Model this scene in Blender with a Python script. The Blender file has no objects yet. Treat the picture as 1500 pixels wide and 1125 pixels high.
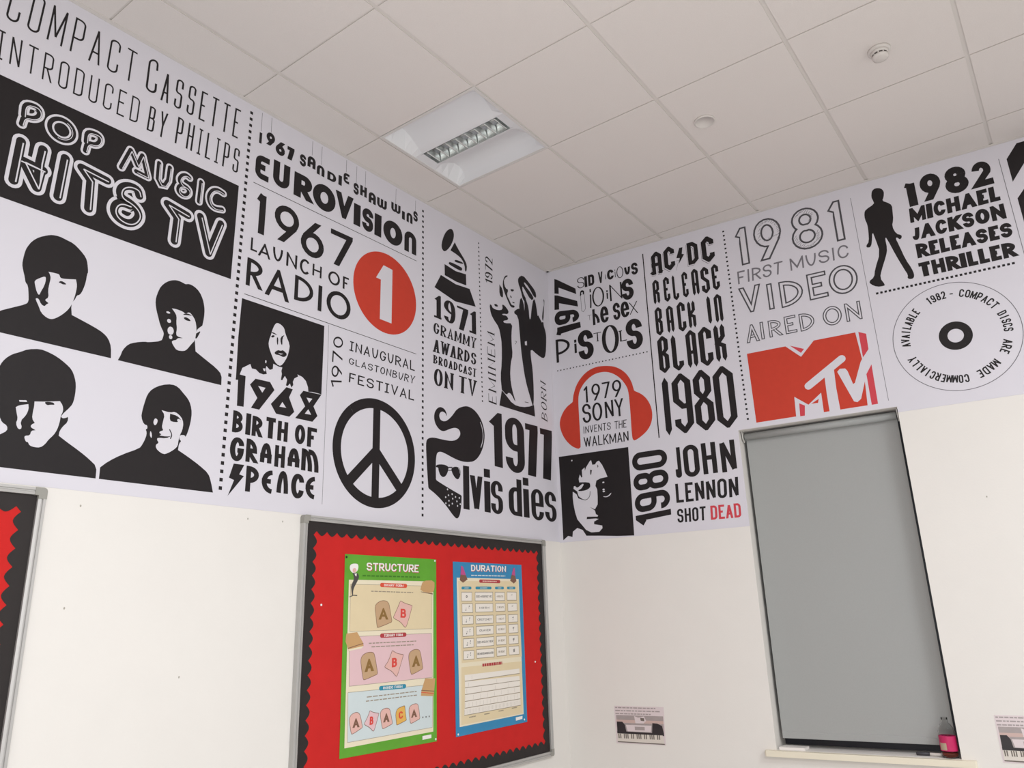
import bpy, bmesh, math, random
from mathutils import Matrix, Vector
from mathutils.geometry import tessellate_polygon

random.seed(4)
SC = bpy.context.scene
COL = SC.collection

# ------------------------------------------------------------------ camera, light, exposure
HC = 3.70                                    # ceiling height; the room corner in view is the world origin
cam_d = bpy.data.cameras.new('camera')
cam = bpy.data.objects.new('camera', cam_d)
COL.objects.link(cam)
CAM = Vector((-4.06441,-2.71722,1.39758))
cam.matrix_world = Matrix.Translation(CAM) @ Matrix([[0.607371, -0.216263, -0.764415], [-0.793831, -0.202209, -0.573536], [-0.030537, 0.955166, -0.294492]]).to_4x4()
cam_d.sensor_width = 36.0
cam_d.lens = 27.1857
cam_d.clip_start = 0.05
SC.camera = cam

SC.view_settings.view_transform = 'Standard'
SC.view_settings.look = 'None'
SC.view_settings.gamma = 1.0
SC.view_settings.use_curve_mapping = False
SC.view_settings.exposure = -0.69

world = bpy.data.worlds.new('night_outside')
world.use_nodes = True
world.node_tree.nodes['Background'].inputs[0].default_value = (0.02, 0.025, 0.04, 1)
world.node_tree.nodes['Background'].inputs[1].default_value = 0.3
SC.world = world


def area_lamp(name, loc, target, w, h, energy, color):
    d = bpy.data.lights.new(name, 'AREA')
    d.shape = 'RECTANGLE'
    d.size, d.size_y = w, h
    d.energy = energy
    d.color = color
    o = bpy.data.objects.new(name, d)
    COL.objects.link(o)
    o.location = loc
    o.rotation_euler = (Vector(target) - Vector(loc)).to_track_quat('-Z', 'Y').to_euler()
    return o


# the compact camera's own flash, a hand's breadth from the lens
area_lamp('camera_flash', CAM + Vector((-0.05, 0.0, 0.04)), CAM + cam.matrix_world.to_3x3() @ Vector((0, 0, -3)), 0.05, 0.03, 58, (0.975, 1.0, 1.03))
# added ambient fill: two unseen area lights behind the camera, without any fitting
for lx, ly in ((-5.2, -4.4), (-2.1, -4.8)):
    area_lamp('ambient_fill', (lx, ly, HC - 0.05), (lx, ly, 0), 1.3, 1.3, 170, (0.97, 1.0, 1.045))

# ------------------------------------------------------------------ materials


def lin(c):
    return tuple((v / 12.92 if v <= 0.04045 else ((v + 0.055) / 1.055) ** 2.4) for v in c)


def rgb(h):
    return lin(tuple(int(h[i:i + 2], 16) / 255 for i in (0, 2, 4))) + (1,)


MATS = {}


def mat(name, hexa, rough=0.6, metal=0.0, noise=0.0, nscale=40.0, bump=0.0, bscale=200.0, spec=0.5, trans=0.0, ior=1.45):
    m = bpy.data.materials.new(name)
    m.use_nodes = True
    nt = m.node_tree
    b = nt.nodes['Principled BSDF']
    b.inputs['Base Color'].default_value = rgb(hexa)
    b.inputs['Roughness'].default_value = rough
    b.inputs['Metallic'].default_value = metal
    b.inputs['Specular IOR Level'].default_value = spec
    b.inputs['Transmission Weight'].default_value = trans
    b.inputs['IOR'].default_value = ior
    tc = nt.nodes.new('ShaderNodeTexCoord')
    if noise:
        n = nt.nodes.new('ShaderNodeTexNoise')
        n.inputs['Scale'].default_value = nscale
        n.inputs['Detail'].default_value = 4
        nt.links.new(tc.outputs['Object'], n.inputs['Vector'])
        mx = nt.nodes.new('ShaderNodeMix')
        mx.data_type = 'RGBA'
        c = rgb(hexa)
        mx.inputs[6].default_value = tuple(max(0, v * (1 - noise)) for v in c[:3]) + (1,)
        mx.inputs[7].default_value = tuple(min(1, v * (1 + noise)) for v in c[:3]) + (1,)
        nt.links.new(n.outputs['Fac'], mx.inputs[0])
        nt.links.new(mx.outputs[2], b.inputs['Base Color'])
    if bump:
        n2 = nt.nodes.new('ShaderNodeTexNoise')
        n2.inputs['Scale'].default_value = bscale
        n2.inputs['Detail'].default_value = 3
        nt.links.new(tc.outputs['Object'], n2.inputs['Vector'])
        bp = nt.nodes.new('ShaderNodeBump')
        bp.inputs['Strength'].default_value = bump
        bp.inputs['Distance'].default_value = 0.002
        nt.links.new(n2.outputs['Fac'], bp.inputs['Height'])
        nt.links.new(bp.outputs['Normal'], b.inputs['Normal'])
    MATS[name] = m
    return m


mat('wall_paint', 'E6E2DC', 0.7, noise=0.02, nscale=6, bump=0.15, bscale=120, spec=0.3)
mat('back_wall_paint', 'E4E1DC', 0.8, spec=0.2)
mat('ceiling_tile', 'E3DCD7', 0.9, noise=0.05, nscale=220, bump=0.25, bscale=350, spec=0.1)
mat('tile_reveal', 'CFC8C2', 0.9, spec=0.1)
mat('grid_metal', 'DCD6D0', 0.5, spec=0.3)
mat('carpet', 'B9B7B3', 0.95, noise=0.2, nscale=300)
mat('mural_paper', 'D9D6DD', 0.55, noise=0.012, nscale=9, spec=0.3)
mat('ink_black', '211D1E', 0.5, noise=0.1, nscale=60, spec=0.3)
mat('ink_grey', '77747A', 0.6, spec=0.3)
mat('ink_sketch', '4E4C50', 0.6, spec=0.3)
mat('ink_white', 'D9D6DC', 0.55, spec=0.3)
mat('ink_cream', 'E4DFCC', 0.55, spec=0.3)
mat('ink_red', 'C8402E', 0.5, noise=0.06, nscale=30, spec=0.3)
mat('ink_rose', 'CE4650', 0.5, spec=0.3)
mat('felt_red', 'C92A28', 0.85, noise=0.08, nscale=14, bump=0.3, bscale=500, spec=0.2)
mat('border_black', '2B2625', 0.6, noise=0.15, nscale=25, spec=0.35)
mat('aluminium', 'B9B7B4', 0.5, 0.35, noise=0.05, nscale=20)
mat('cap_grey', '98968F', 0.5, spec=0.4)
mat('poster_green', '5EA32C', 0.35, noise=0.18, nscale=12, spec=0.5)
mat('poster_blue', '2E86B4', 0.35, noise=0.1, nscale=10, spec=0.5)
mat('print_cream', 'EADFC4', 0.4, spec=0.4)
mat('print_sand', 'E2D0AA', 0.4, noise=0.04, nscale=12, spec=0.4)
mat('print_pink', 'E2BFC2', 0.4, noise=0.04, nscale=12, spec=0.4)
mat('print_ice', 'CFDADB', 0.4, noise=0.03, nscale=12, spec=0.4)
mat('print_toast', 'C4A27E', 0.4, spec=0.4)
mat('print_crust', '7E5A48', 0.4, spec=0.4)
mat('print_brown', '8C6A38', 0.4, spec=0.4)
mat('print_letter_red', 'D9483F', 0.4, spec=0.4)
mat('print_ham', 'E3B6AC', 0.4, spec=0.4)
mat('print_tan', 'C89E6C', 0.4, spec=0.4)
mat('print_orange', 'D9533A', 0.4, spec=0.4)
mat('print_crimson', 'B03A40', 0.4, spec=0.4)
mat('print_teal', '2F8DA8', 0.4, spec=0.4)
mat('print_box', 'EDE6DC', 0.4, spec=0.4)
mat('print_line', '9C8F7C', 0.5, spec=0.4)
mat('print_dark', '4D4A48', 0.5, spec=0.4)
mat('print_white', 'F0EBE6', 0.4, spec=0.4)
mat('print_gold', 'E2B25A', 0.4, spec=0.4)
mat('print_magenta', 'C0508A', 0.4, spec=0.4)
mat('print_green_dark', '3E7A22', 0.4, spec=0.4)
mat('blind_fabric', 'A5A6A4', 0.85, noise=0.04, nscale=160, bump=0.2, bscale=600, spec=0.2)
mat('blind_metal', 'A3A4A4', 0.4, 0.3)
mat('bracket_white', 'D6D4CE', 0.5)
mat('frame_dark', '23222A', 0.45)
mat('window_glass', 'FFFFFF', 0.02, trans=1.0)
mat('sill_board', 'E9E1CC', 0.45, noise=0.03, nscale=8)
mat('reveal_paint', 'E6DFD2', 0.7)
mat('paint_nick', 'A9A498', 0.8)
mat('photo_paper', 'DCCFD0', 0.4, spec=0.4)
mat('photo_grey', 'A59A98', 0.4, noise=0.1, nscale=40)
mat('photo_rose', 'C9AEA6', 0.4)
mat('photo_black', '2C2629', 0.4)
mat('photo_key', 'DAD2C8', 0.4)
mat('photo_taupe', '6F675F', 0.4)  # dark taupe ink of the keyboard print, black keys included
mat('bottle_plastic', 'FBFCFC', 0.03, trans=1.0, ior=1.1)
mat('bottle_label', 'C2255F', 0.4)
mat('label_panel', 'B9A58E', 0.4)
mat('drink', '8C3A2A', 0.15, trans=0.5, ior=1.33)
mat('marker_dark', '3A383C', 0.4)
mat('marker_white', 'E6E1DA', 0.4)
mat('lamp_enamel', 'E3E3E4', 0.45, spec=0.4)
mat('lamp_frame', 'DAD6D2', 0.5)
mat('louvre_chrome', 'E4E8E6', 0.22, 0.8)
mat('tube_glass', 'E8E8E4', 0.2)
mat('plastic_white', 'D8D2CC', 0.5)
mat('detector_slot', '4A4340', 0.6)
mat('pin_black', '1E1C1C', 0.3)
mat('pin_white', 'F2F0EC', 0.25)

# ------------------------------------------------------------------ object helpers


def tag(o, label=None, cat=None, group=None, kind=None):
    if label:
        o['label'] = label
    if cat:
        o['category'] = cat
    if group:
        o['group'] = group
    if kind:
        o['kind'] = kind
    return o


def root(name, loc, label, cat, group=None):
    o = bpy.data.objects.new(name, None)
    o.empty_display_size = 0.05
    COL.objects.link(o)
    o.location = loc
    return tag(o, label, cat, group)


class MB:
    """collects faces (world coordinates) with materials, then links them as ONE object"""

    def __init__(self):
        self.v, self.f, self.m, self.names = [], [], [], []
        self.smooth = set()

    def mi(self, name):
        if name not in self.names:
            self.names.append(name)
        return self.names.index(name)

    def face(self, pts, m, smooth=False):
        i0 = len(self.v)
        self.v += [tuple(p) for p in pts]
        self.f.append(list(range(i0, i0 + len(pts))))
        self.m.append(self.mi(m))
        if smooth:
            self.smooth.add(len(self.f) - 1)

    def grid(self, rows, m, close_u=False, close_v=False, smooth=True):
        n, k = len(rows), len(rows[0])
        i0 = len(self.v)
        for r in rows:
            self.v += [tuple(p) for p in r]
        for i in range(n if close_u else n - 1):
            for j in range(k if close_v else k - 1):
                a, b = i, (i + 1) % n
                c, d = j, (j + 1) % k
                self.f.append([i0 + a * k + c, i0 + a * k + d, i0 + b * k + d, i0 + b * k + c])
                self.m.append(self.mi(m))
                if smooth:
                    self.smooth.add(len(self.f) - 1)

    def prism(self, pts, ext, m):
        """closed solid: planar polygon pts (3D) swept by vector ext"""
        e = Vector(ext)
        a = [Vector(p) for p in pts]
        b = [p + e for p in a]
        tris = tessellate_polygon([a])
        for t in tris:
            self.face([a[i] for i in t], m)
            self.face([b[i] for i in reversed(t)], m)
        for i in range(len(a)):
            j = (i + 1) % len(a)
            self.face([a[i], a[j], b[j], b[i]], m)

    def box(self, o, ax, ay, az, m):
        o, ax, ay, az = Vector(o), Vector(ax), Vector(ay), Vector(az)
        self.prism([o, o + ax, o + ax + ay, o + ay], az, m)

    def lathe(self, c, axis_x, axis_y, axis, prof, m, n=32, caps=True):
        c, X, Y, Zx = Vector(c), Vector(axis_x), Vector(axis_y), Vector(axis)
        rows = []
        for r, h in prof:
            rows.append([c + Zx * h + X * (r * math.cos(2 * math.pi * k / n)) + Y * (r * math.sin(2 * math.pi * k / n)) for k in range(n)])
        self.grid(rows, m, close_v=True)
        if caps:
            for rr in (rows[0], rows[-1]):
                self.face(rr, m)

    def build(self, name, parent=None, recalc=True):
        base = Vector((0, 0, 0))
        if parent is not None:
            q = parent
            while q is not None:
                base += q.location
                q = q.parent
        if parent is None:
            xs = [p[0] for p in self.v]
            ys = [p[1] for p in self.v]
            zs = [p[2] for p in self.v]
            base = Vector(((min(xs) + max(xs)) / 2, (min(ys) + max(ys)) / 2, min(zs)))
        me = bpy.data.meshes.new(name)
        me.from_pydata([tuple(Vector(p) - base) for p in self.v], [], self.f)
        for nme in self.names:
            me.materials.append(MATS[nme])
        for i, p in enumerate(me.polygons):
            p.material_index = self.m[i]
            p.use_smooth = i in self.smooth
        if recalc:
            bm = bmesh.new()
            bm.from_mesh(me)
            bmesh.ops.remove_doubles(bm, verts=bm.verts, dist=1e-5)
            bmesh.ops.recalc_face_normals(bm, faces=bm.faces)
            bm.to_mesh(me)
            bm.free()
        o = bpy.data.objects.new(name, me)
        COL.objects.link(o)
        if parent is not None:
            o.parent = parent
        else:
            o.location = base
        return o


class Frame:
    """a wall plane: s runs to the right along the wall from the room corner, z is up, n points into the room"""

    def __init__(self, A, N, off=0.0, pen=(1, 0)):
        self.A, self.N, self.off, self.pen = Vector(A), Vector(N), off, pen

    def p(self, s, z, d=0.0):
        return self.A * s + Vector((0, 0, z)) + self.N * (self.off + d)

    def at(self, off):
        return Frame(self.A, self.N, off, self.pen)


DR, NR = Vector((0.104964,-0.994476,0)), Vector((-0.994476,-0.104964,0))
LW = Frame((1, 0, 0), (0, -1, 0), 0, (1.70, .29))
RW = Frame(DR, NR, 0, (1.05, -.11))
Z = Vector((0, 0, 1))


def chaikin(pts, n):
    for _ in range(n):
        out = []
        k = len(pts)
        for i in range(k):
            a, b = pts[i], pts[(i + 1) % k]
            if a == b:
                out.append(a)
                continue
            out.append((a[0] * .75 + b[0] * .25, a[1] * .75 + b[1] * .25))
            out.append((a[0] * .25 + b[0] * .75, a[1] * .25 + b[1] * .75))
        pts = out
    return pts


STEP = 0.0002
MURAL = [None]


class Print:
    """flat printed artwork on a wall frame: polygons in (s, z) metres, each in an ink, stacked in thin layers"""

    def __init__(self, frame):
        self.fr, self.mb, self.n = frame, MB(), 0

    def lift(self, layer):
        # inks lie one over the other: every shape a few microns above the one before
        self.n += 1
        return layer * STEP + (self.n % 36) * 5e-6

    def poly(self, pts, ink='ink_black', layer=1, smooth=0):
        if smooth:
            pts = chaikin(pts, smooth)
        q = []
        for p in pts:
            if not q or (abs(p[0] - q[-1][0]) + abs(p[1] - q[-1][1])) > 1e-6:
                q.append(p)
        if len(q) > 2 and (abs(q[0][0] - q[-1][0]) + abs(q[0][1] - q[-1][1])) < 1e-6:
            q.pop()
        if len(q) < 3:
            return
        d = self.lift(layer)
        v = [self.fr.p(s, z, d) for s, z in q]
        if len(q) == 3:
            self.mb.face(v, ink)
            return
        for t in tessellate_polygon([[Vector((s, z, 0)) for s, z in q]]):
            self.mb.face([v[i] for i in t], ink)

    def convex(self, pts, ink, layer):
        d = self.lift(layer)
        self.mb.face([self.fr.p(s, z, d) for s, z in pts], ink)

    def ell(self, c, rx, rz, ink='ink_black', layer=1, n=40, a0=0, a1=2 * math.pi):
        self.convex([(c[0] + rx * math.cos(a0 + (a1 - a0) * k / n), c[1] + rz * math.sin(a0 + (a1 - a0) * k / n)) for k in range(n)], ink, layer)

    def ring(self, c, r0, r1, ink='ink_black', layer=1, n=64, a0=0, a1=2 * math.pi):
        for k in range(n):
            t0, t1 = a0 + (a1 - a0) * k / n, a0 + (a1 - a0) * (k + 1) / n
            self.convex([(c[0] + r * math.cos(t), c[1] + r * math.sin(t)) for r, t in ((r0, t0), (r1, t0), (r1, t1), (r0, t1))], ink, layer)

    def stroke(self, pts, w, ink='ink_black', layer=1, caps=False, smooth=0):
        if smooth:
            pts = open_chaikin(pts, smooth)
        for q in ribbon(pts, w, w, False, 1.1):
            self.convex(q, ink, layer)
        if caps:
            for p in (pts[0], pts[-1]):
                self.ell(p, w / 2, w / 2, ink, layer, 16)

    def dots(self, a, b, n, sz, ink='ink_black', layer=1):
        for k in range(n):
            t = k / (n - 1)
            s, z = a[0] + (b[0] - a[0]) * t, a[1] + (b[1] - a[1]) * t
            h = sz / 2
            self.convex([(s - h, z - h), (s + h, z - h), (s + h, z + h), (s - h, z + h)], ink, layer)

    def nl(self):
        """close this line of print and start the next one"""
        q = Print(self.fr)
        self.done('lettering', MURAL[0])
        return q

    def done(self, name, parent, label=None):
        o = self.mb.build(name, parent, recalc=False)
        return tag(o, label)


def open_chaikin(pts, n):
    for _ in range(n):
        out = [pts[0]]
        for a, b in zip(pts[:-1], pts[1:]):
            out.append((a[0] * .75 + b[0] * .25, a[1] * .75 + b[1] * .25))
            out.append((a[0] * .25 + b[0] * .75, a[1] * .25 + b[1] * .75))
        out.append(pts[-1])
        pts = out
    return pts


def ribbon(pts, wv, wh, closed=False, sharp=0.45):
    """quads along a polyline; stroke thickness wv across upright runs, wh across level runs"""
    P = []
    for p in pts:
        if not P or math.hypot(p[0] - P[-1][0], p[1] - P[-1][1]) > 1e-6:
            P.append(p)
    if closed and math.hypot(P[0][0] - P[-1][0], P[0][1] - P[-1][1]) < 1e-6:
        P.pop()
    n = len(P)
    if n < 2:
        return []
    segs = [(P[i], P[(i + 1) % n]) for i in range(n if closed else n - 1)]
    nor = []
    for a, b in segs:
        dx, dy = b[0] - a[0], b[1] - a[1]
        l = math.hypot(dx, dy)
        nor.append((-dy / l, dx / l))

    def off(nx, ny, k=1.0):
        return (nx * wv / 2 * k, ny * wh / 2 * k)
    out = []
    m = len(segs)
    for i, (a, b) in enumerate(segs):
        o0 = o1 = off(*nor[i])
        for end in (0, 1):
            j = i - 1 if end == 0 else i + 1
            if closed:
                j %= m
            if 0 <= j < m:
                cx, cy = nor[i][0] + nor[j][0], nor[i][1] + nor[j][1]
                l = math.hypot(cx, cy)
                if l > sharp:
                    o = off(cx / l, cy / l, 2 / l)
                    if end == 0:
                        o0 = o
                    else:
                        o1 = o
        out.append([(a[0] + o0[0], a[1] + o0[1]), (a[0] - o0[0], a[1] - o0[1]),
                    (b[0] - o1[0], b[1] - o1[1]), (b[0] + o1[0], b[1] + o1[1])])
    return out


def clip_y(poly, y0, y1):
    for side, lim in ((1, y0), (-1, y1)):
        out = []
        for i in range(len(poly)):
            a, b = poly[i], poly[(i + 1) % len(poly)]
            ia, ib = side * (a[1] - lim) >= 0, side * (b[1] - lim) >= 0
            if ia:
                out.append(a)
            if ia != ib:
                t = (lim - a[1]) / (b[1] - a[1])
                out.append((a[0] + t * (b[0] - a[0]), lim))
        poly = out
        if len(poly) < 3:
            return []
    return poly


# ------------------------------------------------------------------ lettering: every glyph is a set of pen strokes in a unit box
# a point with a third value 1 is a rounded corner; 'c' closes a stroke; ('a', cx, cy, rx, ry, from, to) is an arc
def arc(cx, cy, rx, ry, a0, a1, n=18):
    return [(cx + rx * math.cos(math.radians(a0 + (a1 - a0) * k / n)), cy + ry * math.sin(math.radians(a0 + (a1 - a0) * k / n))) for k in range(n + 1)]


O_ = ['c', (0, 0, 1), (0, 1, 1), (1, 1, 1), (1, 0, 1)]
GL = {
    'A': [[(0, 0), (.5, 1), (1, 0)], [(.2, .3), (.8, .3)]],
    'B': [[(0, 0), (0, 1)], [(0, 1), (.88, 1, 1), (.88, .53, 1), (0, .53)], [(0, .53), (1, .53, 1), (1, 0, 1), (0, 0)]],
    'C': [[(1, .7), (1, 1, 1), (0, 1, 1), (0, 0, 1), (1, 0, 1), (1, .3)]],
    'D': [['c', (0, 0), (0, 1), (1, 1, 1), (1, 0, 1)]],
    'E': [[(1, 1), (0, 1), (0, 0), (1, 0)], [(0, .52), (.85, .52)]],
    'F': [[(1, 1), (0, 1), (0, 0)], [(0, .5), (.85, .5)]],
    'G': [[(1, .7), (1, 1, 1), (0, 1, 1), (0, 0, 1), (1, 0, 1), (1, .45), (.55, .45)]],
    'H': [[(0, 0), (0, 1)], [(1, 0), (1, 1)], [(0, .52), (1, .52)]],
    'I': [[(.5, 0), (.5, 1)]],
    'Ï': [[(.5, 0), (.5, 1)], [(0, 0), (1, 0)], [(0, 1), (1, 1)]],
    'J': [[(1, 1), (1, 0, 1), (0, 0, 1), (0, .25)]],
    'K': [[(0, 0), (0, 1)], [(1, 1), (.05, .42)], [(.35, .6), (1, 0)]],
    'L': [[(0, 1), (0, 0), (1, 0)]],
    'M': [[(0, 0), (0, 1), (.5, .15), (1, 1), (1, 0)]],
    'N': [[(0, 0), (0, 1), (1, 0), (1, 1)]],
    'O': [O_], '0': [O_], 'Q': [O_, [(.6, .3), (1, 0)]],
    'P': [[(0, 0), (0, 1), (1, 1, 1), (1, .42, 1), (0, .42)]],
    'R': [[(0, 0), (0, 1), (1, 1, 1), (1, .45, 1), (0, .45)], [(.4, .45), (1, 0)]],
    'S': [[(1, .72), (1, 1, 1), (0, 1, 1), (0, .52, 1), (1, .52, 1), (1, 0, 1), (0, 0, 1), (0, .28)]],
    'T': [[(0, 1), (1, 1)], [(.5, 1), (.5, 0)]],
    'U': [[(0, 1), (0, 0, 1), (1, 0, 1), (1, 1)]],
    'V': [[(0, 1), (.5, 0), (1, 1)]],
    'W': [[(0, 1), (.26, 0), (.5, .95), (.74, 0), (1, 1)]],
    'X': [[(0, 0), (1, 1)], [(0, 1), (1, 0)]],
    'Y': [[(0, 1), (.5, .45), (1, 1)], [(.5, .5), (.5, 0)]],
    'Z': [[(0, 1), (1, 1), (0, 0), (1, 0)]],
    '1': [[(0, .79), (1, 1), (1, 0)]],
    '2': [[(0, .72), (0, 1, 1), (1, 1, 1), (1, .55, 1), (0, 0), (1, 0)]],
    '4': [[(.7, 0), (.7, 1), (0, .3), (1, .3)]],
    '6': [[(1, .78), (1, 1, 1), (0, 1, 1), (0, 0, 1), (1, 0, 1), (1, .56, 1), (0, .56)]],
    '7': [[(0, 1), (1, 1), (.3, 0)]],
    '8': [['c', (.06, .53, 1), (.06, 1, 1), (.94, 1, 1), (.94, .53, 1)], ['c', (0, 0, 1), (0, .53, 1), (1, .53, 1), (1, 0, 1)]],
    '9': [[(0, .22), (0, 0, 1), (1, 0, 1), (1, 1, 1), (0, 1, 1), (0, .44, 1), (1, .44)]],
    '-': [[(0, .45), (1, .45)]], '/': [[(0, 0), (1, 1)]], '.': [[(.5, 0), (.5, .12)]],
    # single-storey letters that fill their own box
    'l': [[(.5, 0), (.5, 1)]], 'v': [[(0, 1), (.5, 0), (1, 1)]],
    'i': [[(.5, 0), (.5, .74)], [(.5, .84), (.5, 1)]],
    's': [[(1, .72), (1, 1, 1), (0, 1, 1), (0, .52, 1), (1, .52, 1), (1, 0, 1), (0, 0, 1), (0, .28)]],
    'd': [[(1, 0), (1, 1)], ['c', (1, 0), (0, 0, 1), (0, .74, 1), (1, .74)]],
    'e': [[(0, .5), (1, .5), (1, 1, 1), (0, 1, 1), (0, 0, 1), (1, 0, 1), (1, .26)]],
    'p': [[(0, 0), (0, 1)], ['c', (0, 1), (1, 1, 1), (1, .36, 1), (0, .36)]],
    'h': [[(0, 0), (0, 1)], [(0, .68), (1, .68, 1), (1, 0)]],
    'j': [[(.8, .74), (.8, 0, 1), (0, 0)], [(.8, .86), (.8, 1)]],
    # round-shouldered art letters
    'ε': [[(1, 1), (0, 1, 1), (0, 0, 1), (1, 0)], [(0, .52), (.85, .52)]],
    'n': [[(0, 0), (0, 1, 1), (1, 1, 1), (1, 0)]],
    'α': [[(0, 0), (0, 1, 1), (1, 1, 1), (1, 0)], [(0, .4), (1, .4)]],
    'ω': [[(0, 1), (0, 0, 1), (.5, 0, 1), (.5, 1)], [(.5, .3), (.5, 0, 1), (1, 0, 1), (1, 1)]],
    'm': [[(0, 0), (0, 1), (.5, 1, 1), (.5, 0)], [(.5, .8), (.5, 1), (1, 1, 1), (1, 0)]],
    'ρ': [[(0, 0), (0, 1)], [(0, 1), (1, 1, 1), (1, .5), (0, .5)], [(0, .5), (1, 0)]],
    # geometric sans numerals and rounds
    'ζ': [arc(.5, .5, .5, .5, 42, 318)],
    'γ': [arc(.5, .5, .5, .5, 42, 345) + [(1, .48), (.55, .48)]],
    '⑥': [['c'] + arc(.5, .32, .5, .32, 0, 350), [(.06, .5), (.66, 1)]],
    '⑨': [['c'] + arc(.5, .68, .5, .32, 0, 350), [(.94, .5), (.34, 0)]],
    '②': [arc(.5, .7, .47, .3, 175, -28) + [(0, 0), (1, 0)]],
    '⑧': [['c'] + arc(.5, .76, .42, .24, 0, 350), ['c'] + arc(.5, .27, .5, .27, 0, 350)],
    # pointed rock capitals
    'є': [[(1, .72), (1, 1, 1), (0, 1, 1), (0, 0, 1), (1, 0, 1), (1, .28)], [(0, .5), (.8, .5)]],
    'λ': [[(0, 1), (0, 0, 1), (1, 0, 1), (1, .22)]],
    'ř': [[(0, 0), (0, 1, 1), (1, 1, 1), (1, .52, 1), (.2, .52)], [(.3, .52), (1, .4), (1, 0)]],
    'β': [[(.2, .53), (1, .53, 1), (1, 0, 1), (0, 0, 1), (0, 1, 1), (1, 1, 1), (1, .55, 1), (.3, .53)]],
    'ķ': [[(0, 0), (0, 1)], [(1, 1), (1, .68), (.1, .5), (1, .4), (1, 0)]],
    # angular numerals
    'κ': [[(0, 0), (.75, .62), (.4, 1), (0, .8), (.45, .35)]],
}
WID = {'I': .34, 'Ï': .6, '1': .62, 'M': 1.3, 'W': 1.45, 'L': .85, 'E': .88, 'F': .85, 'J': .8, 'l': .34, 'i': .34, ' ': .55, '-': .7, '.': .3, 'j': .5, 'T': .95, '/': .6}


LIM = {'M': .25, 'm': .25, 'ω': .25, 'W': .22, 'N': .34, 'A': .36, 'V': .34, 'v': .42, 'K': .42, 'E': .55, 'F': .5, 'L': .55, 'J': .62, 'j': .6, 'X': .4, 'Y': .4, 'R': .4, 'h': .36}


def pen(P, q, st, g, W, H):
    """the pen's upright stroke, wider towards the room corner where the mural's type is set bolder"""
    k = P.fr.pen[0] + P.fr.pen[1] * q[0][0]
    d = dict(st)
    d['wv'] = st['wv'] * k
    if g not in 'IliT1-.7/':
        lim = .42 if st.get('cap') == 'point' else LIM.get(g, .38)
        d['wv'] = min(d['wv'], lim * W / H)
    d['k'] = k
    return d


def glyph_lines(g, W, H, st):
    """pen strokes of a glyph in a W x H box (metres) -> (list of polylines, closed flag, list of end flags)"""
    wv, wh = st['wv'] * H, st['wh'] * H
    mode = st.get('round', 'e')
    out = []
    for path in GL[g]:
        closed = path[0] == 'c'
        raw = path[1:] if closed else path
        P = []
        for q in raw:
            x, y = q[0], q[1]
            if g in 'IlT1YVWMNAXKZ7v/' or W < wv * 1.2:
                ins = min(wv / 2, W / 2)
            else:
                ins = wv / 2
            X = ins + x * max(W - 2 * ins, 0)
            Y = wh / 2 + y * (H - wh)
            P.append((X, Y, len(q) > 2))
        n = len(P)
        pl = []
        rcap = max((W - wv) / 2, 1e-4)
        for i, (X, Y, r) in enumerate(P):
            if not r or (not closed and i in (0, n - 1)):
                pl.append((X, Y))
                continue
            a, b = P[i - 1], P[(i + 1) % n]
            la, lb = math.hypot(a[0] - X, a[1] - Y), math.hypot(b[0] - X, b[1] - Y)
            if la < 1e-7 or lb < 1e-7:
                continue
            ca = la * (.5 if a[2] else 1.0)
            cb = lb * (.5 if b[2] else 1.0)
            if mode == 'c':
                ca = cb = min(ca, cb, rcap)
            elif mode == 'ch':
                k = st.get('chy', .9)
                va, vb = abs(a[1] - Y) > abs(a[0] - X), abs(b[1] - Y) > abs(b[0] - X)
                ca = min(ca, (rcap * k if va else rcap))
                cb = min(cb, (rcap * k if vb else rcap))
            p0 = (X + (a[0] - X) * ca / la, Y + (a[1] - Y) * ca / la)
            p3 = (X + (b[0] - X) * cb / lb, Y + (b[1] - Y) * cb / lb)
            if mode == 'ch':
                pl += [p0, p3]
                continue
            k = .5523
            p1 = (p0[0] + (X - p0[0]) * k, p0[1] + (Y - p0[1]) * k)
            p2 = (p3[0] + (X - p3[0]) * k, p3[1] + (Y - p3[1]) * k)
            for s in range(8):
                t = s / 7
                u = 1 - t
                pl.append((u ** 3 * p0[0] + 3 * u * u * t * p1[0] + 3 * u * t * t * p2[0] + t ** 3 * p3[0],
                           u ** 3 * p0[1] + 3 * u * u * t * p1[1] + 3 * u * t * t * p2[1] + t ** 3 * p3[1]))
        ends = []
        if not closed:
            for e, (p, q) in enumerate(((P[0], P[1]), (P[-1], P[-2]))):
                yv = raw[0][1] if e == 0 else raw[-1][1]
                up = abs(p[1] - q[1]) > 0.35 * abs(p[0] - q[0])
                xv = raw[0][0] if e == 0 else raw[-1][0]
                lvl = abs(p[1] - q[1]) < 0.1 * abs(p[0] - q[0]) and xv in (0, 1)
                ends.append('up' if up and yv in (0, 1) else 'lvl' if lvl else None)
        out.append((pl, closed, ends))
    return out, wv, wh


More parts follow.
